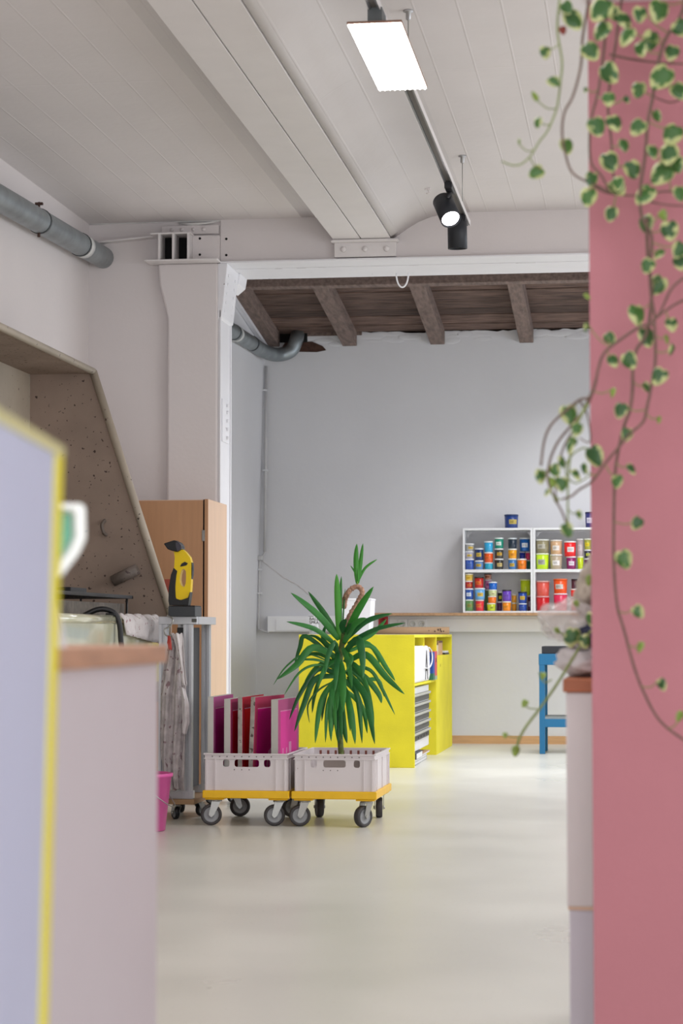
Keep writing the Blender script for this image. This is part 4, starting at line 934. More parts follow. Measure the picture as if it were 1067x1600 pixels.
def crate(x0, x1, y0, y1, z0, z1, label, slots):
    t = thing('crate', label, 'crate', ((x0+x1)/2, (y0+y1)/2, z0), 'white plastic crates')
    w = .006; sl = z1-.062, z1-.028
    def wall(nm, a0, a1, fx, openings):
        """front/back wall (along x) with slot openings; fx = (y0,y1)"""
        bm = NB(); box(bm, a0, a1, fx[0], fx[1], z0, sl[0]); box(bm, a0, a1, fx[0], fx[1], sl[1], z1); cur = a0
        for (s0, s1) in openings: box(bm, cur, s0, fx[0], fx[1], sl[0], sl[1]); cur = s1
        box(bm, cur, a1, fx[0], fx[1], sl[0], sl[1])
        for (s0, s1) in openings:    # rounded slot corners
            h = .009
            for sx, dx in ((s0, 1), (s1, -1)):
                for sz, dz in ((sl[0], 1), (sl[1], -1)):
                    prism(bm, [Vector((sx, fx[0], sz)), Vector((sx+dx*h, fx[0], sz)), Vector((sx+dx*h*.3, fx[0], sz+dz*h*.3)), Vector((sx, fx[0], sz+dz*h))], (0, fx[1]-fx[0], 0))
        obj(nm, bm, m_crate, t)
    W_ = x1-x0
    wall('front_wall', x0, x1, (y0, y0+w), [(x0+W_*a, x0+W_*b) for a, b in slots])
    # back wall with vertical slots near the rim
    bm = NB(); box(bm, x0, x1, y1-w, y1, z0, z1-.095); box(bm, x0, x1, y1-w, y1, z1-.012, z1); n_ = 9; xs = [x0+W_*(.10+.8*i/(n_-1)) for i in range(n_)]; cur = x0
    for xx in xs: box(bm, cur, xx-.006, y1-w, y1, z1-.095, z1-.012); cur = xx+.006
    box(bm, cur, x1, y1-w, y1, z1-.095, z1-.012); obj('back_wall', bm, m_crate, t)
    for xx in xs: obj('slot_fill', bx(xx-.0058, xx+.0058, y1-w+.001, y1-.001, z1-.094, z1-.0125), m_reds, t)  # brown strip put into each slot for what shows through it
    for xx in (x0, x1-w): obj('side_wall', bx(xx, xx+w, y0+w, y1-w, z0, z1), m_crate, t)
    obj('bottom', bx(x0+w, x1-w, y0+w, y1-w, z0, z0+.006), m_crate, t)
    bm = NB(); e = .007      # rim, second bead, corner posts and ribs
    for zz0, zz1, ee in ((z1-.006, z1+.001, e), (z1-.026, z1-.021, e*.7)):
        box(bm, x0-ee, x1+ee, y0-ee, y0, zz0, zz1); box(bm, x0-ee, x1+ee, y1, y1+ee, zz0, zz1); box(bm, x0-ee, x0, y0, y1, zz0, zz1); box(bm, x1, x1+ee, y0, y1, zz0, zz1)
    obj('rim', bm, m_crate, t, bevel=.0015)
    bm = NB()
    for f_ in (.02, .13, .87, .975): box(bm, x0+W_*f_-.003, x0+W_*f_+.003, y0-.005, y0, z0, z1-.026)
    D0 = y1-y0
    for f_ in (.03, .14, .5, .86, .97): box(bm, x1, x1+.005, y0+D0*f_-.004, y0+D0*f_+.004, z0, z1-.026)
    obj('rib', bm, m_crate, t)['kind'] = 'stuff'
    bm = NB()
    for f_ in (.09, .18, .27, .36, .45, .54, .63, .72, .81): cyl(bm, (x0+W_*f_, y0-.001, z1-.014), (x0+W_*f_, y0+.0001, z1-.014), .0032, n=8)
    for f_ in (.36, .45, .54): cyl(bm, (x0+W_*f_, y0-.001, z1-.075), (x0+W_*f_, y0+.0001, z1-.075), .0028, n=8)
    obj('drain_hole', bm, M('hole_grey', '#77706f', .7), t)
    return t
D1x0, D1x1 = at(316, 1240, Y=10.08).x, at(451.5, 1240, Y=10.08).x
D2x0, D2x1 = at(455, 1240, Y=10.08).x, at(588.5, 1240, Y=10.08).x
dolly(D1x0, D1x1, 10.08, 10.69, 'yellow dolly under the left crate with the printing screens', (-2.9, -2.95, .1, -2.7))
dolly(D2x0, D2x1, 10.08, 10.69, 'yellow dolly under the right crate with the yucca', (-2.9, -2.2, 1.9, 1.7))
C1 = (D1x0+.010, D1x1-.012, 10.092, 10.678); C2 = (D2x0+.014, D2x1-.012, 10.092, 10.678)
ZC0, ZC1 = .1665, .338
crate(*C1, ZC0, ZC1, 'white plastic crate holding pink and red printing screens', ((.22, .30), (.36, .66), (.72, .80)))
crate(*C2, ZC0, ZC1, 'white plastic crate that holds the yucca pot', ((.20, .28), (.36, .64), (.74, .82)))
# printing screens
m_frame = M('aluminium_screen_frame', '#b9b6b0', .4, metal=.35, var=.05); m_framed = M('worn_screen_frame', '#a29b94', .5, metal=.3, var=.2, vs=25, spots='#5c4a48', spot_t=.62, spot_s=45)
def screen(pxe, w_e, depth, yaw, ztop, c_mesh, c_top, label, fm, art, lean=0):
    """frame standing on edge: front bar seen end-on, mesh face turned to the right"""
    y0 = 10.13; z0 = ZC0+.008; x = at(pxe, 1150, Y=y0).x; b = w_e/331.0
    d = Vector((math.sin(yaw), math.cos(yaw), 0)); s = Vector((math.cos(yaw), -math.sin(yaw), 0)); o0 = Vector((x, y0, z0)); H = ztop-z0
    up = Vector((lean, 0, 1)).normalized()
    t = thing('printing_screen', label, 'printing screen', o0, 'printing screens in the left crate')
    def slab(u0, u1, v0, v1, s0, s1):
        bm = NB(); prism(bm, [o0+d*u0+up*v0+s*s0, o0+d*u1+up*v0+s*s0, o0+d*u1+up*v1+s*s0, o0+d*u0+up*v1+s*s0], s*(s1-s0)); return bm
    bw = .03
    for u0, u1, v0, v1 in ((0, bw, 0, H), (depth-bw, depth, 0, H), (bw, depth-bw, 0, bw), (bw, depth-bw, H-bw, H)): obj('frame_bar', slab(u0, u1, v0, v1, 0, b), fm, t, bevel=.001)
    obj('mesh_margin', slab(.001, depth-.001, .001, H-.001, b, b+.0007), M('m'+c_top[1:], c_top, .9, var=.04, spec=.05), t)
    obj('mesh', slab(.05, depth-.05, .05, H-.055, b+.0007, b+.0014), M('m'+c_mesh[1:], c_mesh, .9, var=.04, spec=.05), t)
    ma = M('stencil_'+c_top[1:], c_top, .5)
    for poly in art:
        bm = NB(); prism(bm, [o0+d*(depth*u)+up*(H*v)+s*(b+.0014) for u, v in poly], s*.0006); obj('stencil', bm, M('stencil_pale', '#d98fb4', .8, spec=.1), t)
    bm = slab(.045, depth-.045, H-.058, H-.054, b+.0014, b+.002); obj('tape_line', bm, M('stencil_pale', '#d98fb4', .8, spec=.1), t)
screen(324.5, 9, .50, .0, .602, '#b3127c', '#a85684', 'printing screen with dark magenta mesh, leftmost in the crate', m_frame, [[(.62, .44), (.92, .46), (.92, .78), (.78, .70)]])
screen(350, 10, .47, .03, .592, '#e01238', '#b84a74', 'printing screen with crimson mesh, second from the left', m_frame, [[(.6, .3), (.66, .3), (.66, .55), (.6, .55)]])
screen(371.5, 7, .50, .03, .602, '#ee1512', '#b02c3c', 'printing screen with bright red mesh and spotted frame, in the middle', m_framed, [])
screen(387, 7, .50, .115, .602, '#cf1280', '#a83a58', 'printing screen with large magenta mesh and white stencil shape', m_framed, [[(.36, .0), (.5, .38), (.62, .42), (.70, .0), (.60, .0), (.52, .30), (.44, .0)]], lean=.035)
screen(423.5, 11, .46, .055, .590, '#d94a98', '#b05882', 'printing screen with light pink mesh, rightmost in the crate', m_frame, [[(.5, 0), (.62, 0), (.62, .5), (.5, .5)], [(.2, 0), (.24, 0), (.24, .44), (.2, .44)], [(.28, .0), (.42, .0), (.42, .44), (.38, .44)]])

# ---- yucca
def mat_leaf(name, c1, c2):
    m = bpy.data.materials.new(name); m.use_nodes = True; n = m.node_tree.nodes; L = m.node_tree.links
    b = n['Principled BSDF']; b.inputs['Roughness'].default_value = .38
    oi = n.new('ShaderNodeObjectInfo'); tc = n.new('ShaderNodeTexCoord'); nz = n.new('ShaderNodeTexNoise'); nz.inputs['Scale'].default_value = 14
    L.new(tc.outputs['Object'], nz.inputs[0]); ad = n.new('ShaderNodeMath'); ad.operation = 'MULTIPLY_ADD'; ad.inputs[1].default_value = .6
    L.new(nz.outputs[0], ad.inputs[0]); ml = n.new('ShaderNodeMath'); ml.operation = 'MULTIPLY'; ml.inputs[1].default_value = .6; L.new(oi.outputs['Random'], ml.inputs[0]); L.new(ml.outputs[0], ad.inputs[2])
    r = n.new('ShaderNodeValToRGB'); r.color_ramp.elements[0].position = .25; r.color_ramp.elements[0].color = (*lin(c1), 1); r.color_ramp.elements[1].position = .8; r.color_ramp.elements[1].color = (*lin(c2), 1)
    L.new(ad.outputs[0], r.inputs[0]); L.new(r.outputs[0], b.inputs['Base Color'])
    tr_ = n.new('ShaderNodeBsdfTranslucent'); tr_.inputs[0].default_value = (*lin('#5fa02a'), 1); mx = n.new('ShaderNodeMixShader'); mx.inputs[0].default_value = .12
    L.new(b.outputs[0], mx.inputs[1]); L.new(tr_.outputs[0], mx.inputs[2]); L.new(mx.outputs[0], n['Material Output'].inputs[0]); return m
m_yucca = mat_leaf('yucca_leaf_green', '#1f6434', '#41903f'); m_yucca2 = mat_leaf('yucca_young_leaf', '#2f8a2c', '#52a53a')
m_bark = M('flaky_yucca_bark', '#b28a74', .85, var=.45, vs=70, bump=.9, bs=60)
yu = thing('yucca', 'big yucca with drooping sword leaves and a looped bare stem in the right crate', 'plant', (-1.47, 10.38, ZC0))
YP = 10.40
def y5(cx, cy, Y=YP): return at(400+cx*.3187, 840+cy*.3187, Y=Y)
bm = NB(); pc_ = Vector((y5(420, 1100).x, YP, ZC0+.0068))
lathe(bm, pc_, [(.085, 0), (.088, .003), (.108, .125), (.112, .126), (.112, .14), (.105, .14), (.100, .12), (0, .118)], 28); obj('pot', bm, M('pale_plastic_pot', '#c9c0b6', .5), yu)
bm = NB(); lathe(bm, pc_, [(.1, .119), (.06, .124), (0, .126)], 20); obj('soil', bm, M('soil', '#3a2c22', 1, var=.4, vs=80), yu)
bm = NB(); top = y5(445, 400); ps = smoothpath([pc_+Vector((0, 0, .11)), y5(408, 900, YP+.05), y5(408, 700, YP+.06), y5(416, 560, YP+.05), y5(432, 470, YP)], 5)
tube(bm, ps, [.014]*len(ps), 12); obj('trunk', bm, M('green_brown_stem', '#64713c', .8, var=.3, vs=40, bump=.5), yu)
ps = smoothpath([y5(432, 470), y5(445, 415), y5(465, 372), y5(488, 335), y5(508, 300), y5(521, 275), y5(515, 252), y5(495, 240), y5(470, 250), y5(452, 268), y5(440, 290, YP+.03), y5(434, 310, YP+.12), y5(432, 340, YP+.2)], 5)
bm = NB(); rs = [.0125+.0022*math.sin(i*2.4)+random.uniform(-.001, .001) for i in range(len(ps))]; tube(bm, ps, rs, 12); obj('looped_stem', bm, m_bark, yu)
def blade(pts, w, m, fold=.35, twist=0):
    """sword leaf along a centre line of 3-D points, tapered with a folded mid-rib"""
    P = smoothpath(pts, 5); n = len(P); bm = NB(); prev = None; view = Vector((0, -1, .15))
    for i, p in enumerate(P):
        d = (P[min(i+1, n-1)]-P[max(i-1, 0)]).normalized(); t = i/(n-1)
        s = d.cross(view); s = s.normalized() if s.length > .05 else Vector((1, 0, 0)); nr = s.cross(d).normalized()
        if twist: q = Matrix.Rotation(twist*(t-.3), 3, d); s = q @ s; nr = q @ nr
        ww = w/2*(min(1, .55+t*1.8) if t < .25 else 1)*(1-max(0, (t-.45)/.55)**2.5)+.0004
        row = [bm.verts.new(p-s*ww+nr*ww*fold), bm.verts.new(p), bm.verts.new(p+s*ww+nr*ww*fold)]
        if prev:
            for k in (0, 1): f = bm.faces.new((prev[k], prev[k+1], row[k+1], row[k])); f.smooth = True
        prev = row
    o = obj('leaf', bm, m, yu); solid(o, .0012); return o
PXM = 1/331.0*.3187
BL_ = [  # centre lines in the enlarged crop, width, depth of the tip relative to the trunk
 ([(408,500),(400,300),(395,178)],36,-.03,1), ([(415,480),(414,310),(418,190)],20,.02,0), ([(425,450),(430,340),(437,250)],8,.05,0),
 ([(440,480),(500,360),(576,240)],42,-.06,1), ([(405,500),(310,385),(170,270)],38,-.06,0), ([(410,500),(340,380),(256,264)],32,.04,0),
 ([(395,530),(290,450),(150,412)],28,-.10,0), ([(440,500),(540,412),(667,372)],32,-.04,0), ([(450,520),(580,452),(732,418)],24,-.10,0),
 ([(430,520),(480,430),(540,394)],38,-.07,0), ([(440,470),(425,430),(445,400)],40,-.10,0), ([(450,530),(560,480),(640,400)],26,.05,0),
 ([(400,590),(385,515),(350,590),(340,668)],30,-.12,0), ([(400,590),(280,540),(200,625),(105,695)],42,-.10,0), ([(385,590),(245,484),(215,540),(190,612)],26,.04,0),
 ([(390,625),(250,570),(150,630),(85,722)],10,.0,0), ([(385,640),(290,625),(210,665),(138,772)],14,-.05,0), ([(390,660),(300,650),(215,770),(163,892)],26,-.08,0),
 ([(392,680),(290,695),(235,820),(188,950)],34,-.13,0), ([(390,700),(310,745),(255,820),(262,908)],10,-.03,0), ([(395,690),(330,780),(305,880),(290,1008)],32,-.12,0),
 ([(400,700),(372,760),(366,900),(368,998)],30,-.16,0), ([(398,720),(352,820),(340,1004)],22,-.05,0), ([(410,600),(425,700),(428,855)],44,-.20,0),
 ([(405,750),(398,880),(405,1012)],34,-.08,0), ([(415,760),(428,900),(446,1008)],34,-.06,0), ([(430,720),(465,850),(486,1012)],36,-.12,0),
 ([(450,680),(500,790),(520,1008)],30,-.04,0), ([(440,650),(530,765),(560,880),(582,1012)],38,-.15,0), ([(450,640),(535,720),(568,860),(572,965)],26,.02,0),
 ([(435,560),(500,500),(520,580),(524,695)],42,-.16,0), ([(450,560),(560,530),(640,640),(682,702)],28,.04,0), ([(450,610),(540,575),(640,685),(728,768)],38,-.12,0),
 ([(460,630),(560,650),(620,745),(681,868)],20,.0,0), ([(450,620),(540,690),(600,765),(615,812)],32,-.05,0), ([(445,535),(540,515),(590,570),(605,618)],22,.05,0),
 ([(395,620),(320,575),(265,572),(205,610)],18,.06,0), ([(390,650),(335,615),(285,645),(238,705)],20,.08,0), ([(400,640),(350,540),(300,490),(255,478)],18,.08,0),
 ([(420,700),(520,700),(600,700),(628,780)],22,.10,0), ([(400,700),(340,650),(290,760),(275,860)],24,.10,0), ([(410,740),(380,840),(372,960)],26,.10,0),
 ([(430,740),(520,830),(545,960)],26,.12,0), ([(425,560),(470,590),(440,660)],20,-.12,0), ([(400,560),(330,500),(345,420)],24,.06,0), ([(405,640),(300,600),(205,600)],14,-.02,0),
 ([(400,720),(385,800),(392,960)],26,-.14,0), ([(412,740),(414,850),(420,990)],26,-.10,0), ([(420,720),(450,800),(462,950)],28,-.02,0), ([(398,700),(345,760),(322,900)],24,-.03,0),
 ([(425,700),(490,760),(540,900)],26,.06,0), ([(405,560),(395,640),(385,760)],30,-.18,0), ([(425,540),(455,620),(470,740)],30,-.16,0), ([(415,620),(400,720),(398,850)],30,-.17,0),
 ([(430,600),(500,640),(560,760)],28,-.10,0), ([(395,600),(340,640),(300,740)],26,-.12,0), ([(410,500),(402,420),(388,330)],20,.04,1), ([(438,480),(455,440),(470,420)],26,-.12,0)]
for pts, w, dy, young in BL_:
    n = len(pts); P = [y5(x, y, YP+dy*(i/(n-1))**.8) for i, (x, y) in enumerate(pts)]
    blade(P, w*PXM*.86, m_yucca2 if young else m_yucca, twist=random.uniform(-.5, .5))
bm = NB(); tube(bm, [y5(497, 243), y5(497, 215)], [.006, .004], 8); obj('shoot_stem', bm, M('young_green_stem', '#6f9a3a', .5), yu)
for pts, w in (([(497, 225), (491, 120), (494, 30)], 26), ([(500, 222), (512, 130), (524, 28)], 20), ([(498, 215), (488, 175), (463, 137)], 9), ([(500, 215), (535, 150), (593, 107)], 13)):
    blade([y5(x, y) for x, y in pts], w*PXM, m_yucca2, twist=random.uniform(-.3, .3))

# ================================================================ FOREGROUND
# ---- panel with yellow edges
fp = thing('white_board_panel', 'pale white foreground board with yellow edges at the left border', 'panel', (-.55, 1.7, 0))
e0 = at(97, 704, Y=1.9); e1 = at(72, 1600, Y=1.9); dr_ = Vector((-math.sin(R(7.8)), math.cos(R(7.8)), 0))
dirn = Vector((e0.x-at(0, 641, Y=1.58).x, .32, 0)).normalized(); sd = Vector((-dirn.y, dirn.x, 0))
A1 = Vector((e0.x, 1.9, e0.z)); A0 = A1-dirn*.75; lean = (e1.x-e0.x)/(e0.z-e1.z)
def fpp(u, z, s=0): p = A0.lerp(A1, u); return Vector((p.x+lean*(A1.z-z), p.y, z))+sd*s
bm = NB(); prism(bm, [fpp(0, 0), fpp(1, 0), fpp(1, A1.z), fpp(0, A1.z)], sd*.03); obj('board', bm, M('cool_white_board', '#ccd4f0', .5, var=.01), fp)
bm = NB(); wy = .055
prism(bm, [fpp(1-wy, .0, -.001), fpp(1.003, .0, -.001), fpp(1.003, A1.z, -.001), fpp(1-wy, A1.z, -.001)], sd*.033); obj('edge_strip', bm, m_yedge, fp)
bm = NB(); prism(bm, [fpp(0, A1.z-.006, -.002), fpp(1.003, A1.z-.006, -.002), fpp(1.003, A1.z+.003, -.002), fpp(0, A1.z+.003, -.002)], sd*.034); obj('top_strip', bm, M('pale_yellow_edge', '#e2dda0', .6), fp)
# ---- left counter
lc = thing('left_counter', 'white foreground counter with a light wooden top at the left', 'counter', (-.75, 2.6, 0))
c1 = at(262, 1008, Y=3.1); c0 = at(93, 1010, Y=2.4); dc = Vector((c1.x-c0.x, .7, 0)).normalized(); sc = Vector((-dc.y, dc.x, 0))
K1 = Vector((c1.x, 3.1, 0)); K0 = K1-dc*1.6
def kp(u, z, s): p = K0.lerp(K1, u); return Vector((p.x, p.y, z))+sc*s
bm = NB(); prism(bm, [kp(0, .858, 0), kp(1, .858, 0), kp(1, .884, 0), kp(0, .884, 0)], sc*.55); obj('worktop', bm, m_counterw, lc, bevel=.003)
bm = NB(); prism(bm, [kp(0, .0, .012), kp(.992, 0, .012), kp(.992, .858, .012), kp(0, .858, .012)], sc*.52); obj('body', bm, M('white_counter_side', '#e0dbe2', .5, var=.01), lc)
# ---- green and white bowl behind the panel
t = thing('dish', 'green dish with a thick white rim standing upright behind the yellow-edged board', 'dish', (-.62, 2.32, .884))
out_ = [(48, 786), (127, 786), (134, 792), (135, 842), (124, 866), (98, 900), (62, 922), (30, 915), (10, 880), (4, 830), (14, 796)]
inn_ = [(52, 796), (112, 796), (118, 801), (119, 840), (109, 861), (88, 888), (60, 898), (38, 892), (24, 866), (19, 830), (26, 806)]
def dp(p, Y): return at(p[0], p[1], Y=Y)
bm = NB(); n_ = len(out_)
A_ = [bm.verts.new(dp(p, 2.30)) for p in out_]; B_ = [bm.verts.new(dp(p, 2.30)) for p in inn_]
c_ = dp((68, 842), 2.34); D_ = [bm.verts.new(c_+(dp(p, 2.34)-c_)*.72) for p in out_]; E_ = [bm.verts.new(c_+(dp(p, 2.33)-c_)*.80) for p in inn_]
for i in range(n_):
    j = (i+1) % n_
    for q in ((A_[i], A_[j], B_[j], B_[i]), (A_[i], A_[j], D_[j], D_[i]), (B_[i], B_[j], E_[j], E_[i])): bm.faces.new(q)
bm.faces.new(D_); obj('rim', bm, M('white_glaze', '#e2e6e2', .3), t, bevel=.002)
bm = NB(); prism(bm, [c_+(dp(p, 2.33)-c_)*.93+Vector((0, -.012, 0)) for p in inn_], (0, .003, 0)); obj('green_bottom', bm, M('green_glaze', '#4f9a78', .3), t)
bm = NB(); b0 = dp((62, 915), 2.32); prism(bm, [Vector((b0.x-.03, 2.29, .8846)), Vector((b0.x+.025, 2.29, .8846)), Vector((b0.x+.012, 2.29, b0.z+.004)), Vector((b0.x-.015, 2.29, b0.z+.004))], (0, .05, 0)); obj('stand', bm, m_plast, t)

# ---- pink pillar
struct('wall_pink_pillar', bx(-.092, .62, 4.2, 4.46, 0, 3.32), m_pink)
# ---- right counter with bags
rc = thing('right_counter', 'white counter with a brown wooden top half hidden by the pink pillar', 'counter', (.2, 5, 0))
obj('worktop', bx(-.160, 1.0, 4.56, 5.3, .778, .806), M('dark_counter_wood', '#a8613c', .5, var=.12, vs=7, stretch=(1, 5, 5)), rc, bevel=.003)
obj('upper_body', bx(-.154, .98, 4.57, 5.28, .335, .778), M('white_cabinet_side', '#dcd4d2', .4, var=.01), rc, bevel=.003)
obj('lower_body', bx(-.150, .98, 4.575, 5.28, .0, .328), M('grey_white_cabinet', '#cfcad2', .4, var=.01), rc, bevel=.003)
obj('seam_strip', bx(-.152, .98, 4.572, 5.28, .328, .335), m_beech_lit, rc)
def lump(c, s, seed, amp, rough=2.2, sub=4, flat=None):
    bm = NB(); bmesh.ops.create_icosphere(bm, subdivisions=sub, radius=1)
    from mathutils import noise
    for v in bm.verts:
        n_ = v.co.normalized(); k = 1+amp*noise.noise(n_*rough+Vector((seed, seed*2, 0)))+amp*.5*noise.noise(n_*rough*2.7+Vector((0, seed, 3)))
        v.co = Vector((n_.x*s[0], n_.y*s[1], n_.z*s[2]))*k+Vector(c)
        if flat is not None and v.co.z < flat: v.co.z = flat
    for f in bm.faces: f.smooth = True
    return bm
zc = .8065
p = at(912, 1032, Y=4.75); t = thing('grey_cloth_bundle', 'folded grey cloth bundle on the right counter beside the pillar', 'cloth', (p.x, 4.75, zc))
obj('cloth', lump((p.x+.03, 4.80, zc+.036), (.088, .13, .040), 3, .22, 2, flat=zc), m_rag2, t); obj('fold', lump((p.x+.045, 4.78, zc+.076), (.075, .11, .026), 8, .25, 2.2, flat=zc+.05), m_rag, t)
p = at(914, 992, Y=4.66); obj_ = obj('dark_cloth', lump((p.x+.02, 4.68, p.z), (.036, .05, .024), 5, .4, 3), M('navy_cloth', '#262a44', .8, var=.2, vs=30)); tag(obj_, 'dark blue cloth on the grey bundle beside the pillar', 'cloth')
p = at(920, 925, Y=4.75); obj_ = obj('beige_bag', lump((p.x+.018, 4.84, p.z), (.046, .09, .075), 12, .35, 2.2), M('beige_fabric', '#a89c8e', .8, var=.2, vs=12, bump=.4, bs=30)); tag(obj_, 'crumpled beige fabric bag beside the edge of the pink pillar', 'bag')
def mat_film():
    m = bpy.data.materials.new('clear_plastic_film'); m.use_nodes = True; n = m.node_tree.nodes; L = m.node_tree.links
    b = n['Principled BSDF']; b.inputs['Base Color'].default_value = (*lin('#d9d2cf'), 1); b.inputs['Roughness'].default_value = .18; b.inputs['Coat Weight'].default_value = .6
    b.inputs['Alpha'].default_value = .45
    tc = n.new('ShaderNodeTexCoord'); nz = n.new('ShaderNodeTexNoise'); nz.inputs['Scale'].default_value = 28; L.new(tc.outputs['Object'], nz.inputs[0])
    bp = n.new('ShaderNodeBump'); bp.inputs['Strength'].default_value = .8; bp.inputs['Distance'].default_value = .01; L.new(nz.outputs[0], bp.inputs['Height']); L.new(bp.outputs[0], b.inputs['Normal']); return m
p = at(880, 972, Y=4.72); bm = lump((p.x+.012, 4.74, p.z+.001), (.066, .09, .046), 21, .28, 1.6)
film = obj('plastic_bag', bm, mat_film()); tag(film, 'shiny clear plastic bag bulging out over the right counter', 'bag')

# ---- trailing vines
def mat_varieg():
    m = bpy.data.materials.new('variegated_leaf'); m.use_nodes = True; n = m.node_tree.nodes; L = m.node_tree.links
    b = n['Principled BSDF']; b.inputs['Roughness'].default_value = .45
    at_ = n.new('ShaderNodeAttribute'); at_.attribute_name = 'margin'; tc = n.new('ShaderNodeTexCoord'); nz = n.new('ShaderNodeTexNoise'); nz.inputs['Scale'].default_value = 60
    L.new(tc.outputs['Object'], nz.inputs[0]); ad = n.new('ShaderNodeMath'); ad.operation = 'ADD'; L.new(at_.outputs['Fac'], ad.inputs[0]); L.new(nz.outputs[0], ad.inputs[1])
    r = n.new('ShaderNodeValToRGB'); r.color_ramp.elements[0].position = .98; r.color_ramp.elements[1].position = 1.0; L.new(ad.outputs[0], r.inputs[0])
    mr = n.new('ShaderNodeMapRange'); mr.inputs[1].default_value = 1.0; mr.inputs[2].default_value = 1.10; L.new(ad.outputs[0], mr.inputs[0])
    oi = n.new('ShaderNodeObjectInfo'); g = n.new('ShaderNodeMixRGB'); g.inputs[1].default_value = (*lin('#1f4f28'), 1); g.inputs[2].default_value = (*lin('#3d6c2e'), 1); L.new(oi.outputs['Random'], g.inputs[0])
    mx = n.new('ShaderNodeMixRGB'); mx.inputs[2].default_value = (*lin('#c3c78a'), 1); L.new(mr.outputs[0], mx.inputs[0]); L.new(g.outputs[0], mx.inputs[1]); L.new(mx.outputs[0], b.inputs['Base Color'])
    tr_ = n.new('ShaderNodeBsdfTranslucent'); tr_.inputs[0].default_value = (*lin('#7fa040'), 1); ms = n.new('ShaderNodeMixShader'); ms.inputs[0].default_value = .15
    L.new(b.outputs[0], ms.inputs[1]); L.new(tr_.outputs[0], ms.inputs[2]); L.new(ms.outputs[0], n['Material Output'].inputs[0]); return m
m_var = mat_varieg(); m_lime = M('pale_lime_leaf', '#7d9440', .5, var=.3, vs=60); m_vstem = M('vine_stem', '#6a5347', .7, var=.2, vs=50); m_gstem = M('green_vine_stem', '#7c8a4a', .6, var=.15, vs=50)
def heart(c, size, tipdir, nrm, m, parent, var=0):
    """small heart-shaped leaf with a raised pale margin attribute"""
    tipdir = Vector(tipdir).normalized(); nrm = (Vector(nrm)-tipdir*Vector(nrm).dot(tipdir)).normalized(); s = tipdir.cross(nrm)
    n = 16; out = []
    for k in range(n):
        a = 2*math.pi*k/n; u = math.cos(a); v = math.sin(a)
        L_ = (.5 if u >= 0 else .42)*(1+.18*max(0, u)**6); Wd = .40*(1-.10*u)
        if k == n//2: L_ = .30
        out.append((u*L_, v*Wd))
    bm = NB(); lay = bm.verts.layers.float.new('margin'); ph = random.uniform(0, 6); wob = random.uniform(.0, .22)
    cv = bm.verts.new(Vector(c)); cv[lay] = .12; prev = None
    for q, (f, mg) in enumerate(((.45, .34), (.78, .50), (1.0, .68))):
        ring = []
        for k, (u, v) in enumerate(out):
            p = Vector(c)+(tipdir*u*f+s*v*f)*size+nrm*size*(.16*(1-f*f)-.05*f*abs(math.sin(2*math.pi*k/n*1.0)))
            vv = bm.verts.new(p); vv[lay] = mg+wob*math.sin(k*.9+ph)+random.uniform(-.05, .05); ring.append(vv)
        for k in range(n):
            if prev is None: f_ = bm.faces.new((cv, ring[k], ring[(k+1) % n]))
            else: f_ = bm.faces.new((prev[k], ring[k], ring[(k+1) % n], prev[(k+1) % n]))
            f_.smooth = True
        prev = ring
    return obj('leaf', bm, m, parent)
vine = thing('trailing_vine', 'variegated trailing vine hanging down in front of the pink pillar', 'plant', (.0, 4.0, 2.15))
VY = 3.98
bm = NB(); pc2 = Vector((.02, 4.03, 2.14)); lathe(bm, pc2, [(.085, 0), (.09, .004), (.12, .16), (.125, .16), (.125, .175), (.112, .175), (.105, .15), (0, .148)], 28); obj('pot', bm, M('terracotta_planter', '#a86a4c', .8), vine)
bm = bx(-.1, .16, 3.9, 4.2, 2.125, 2.139); obj('bracket_shelf', bm, m_white, vine)
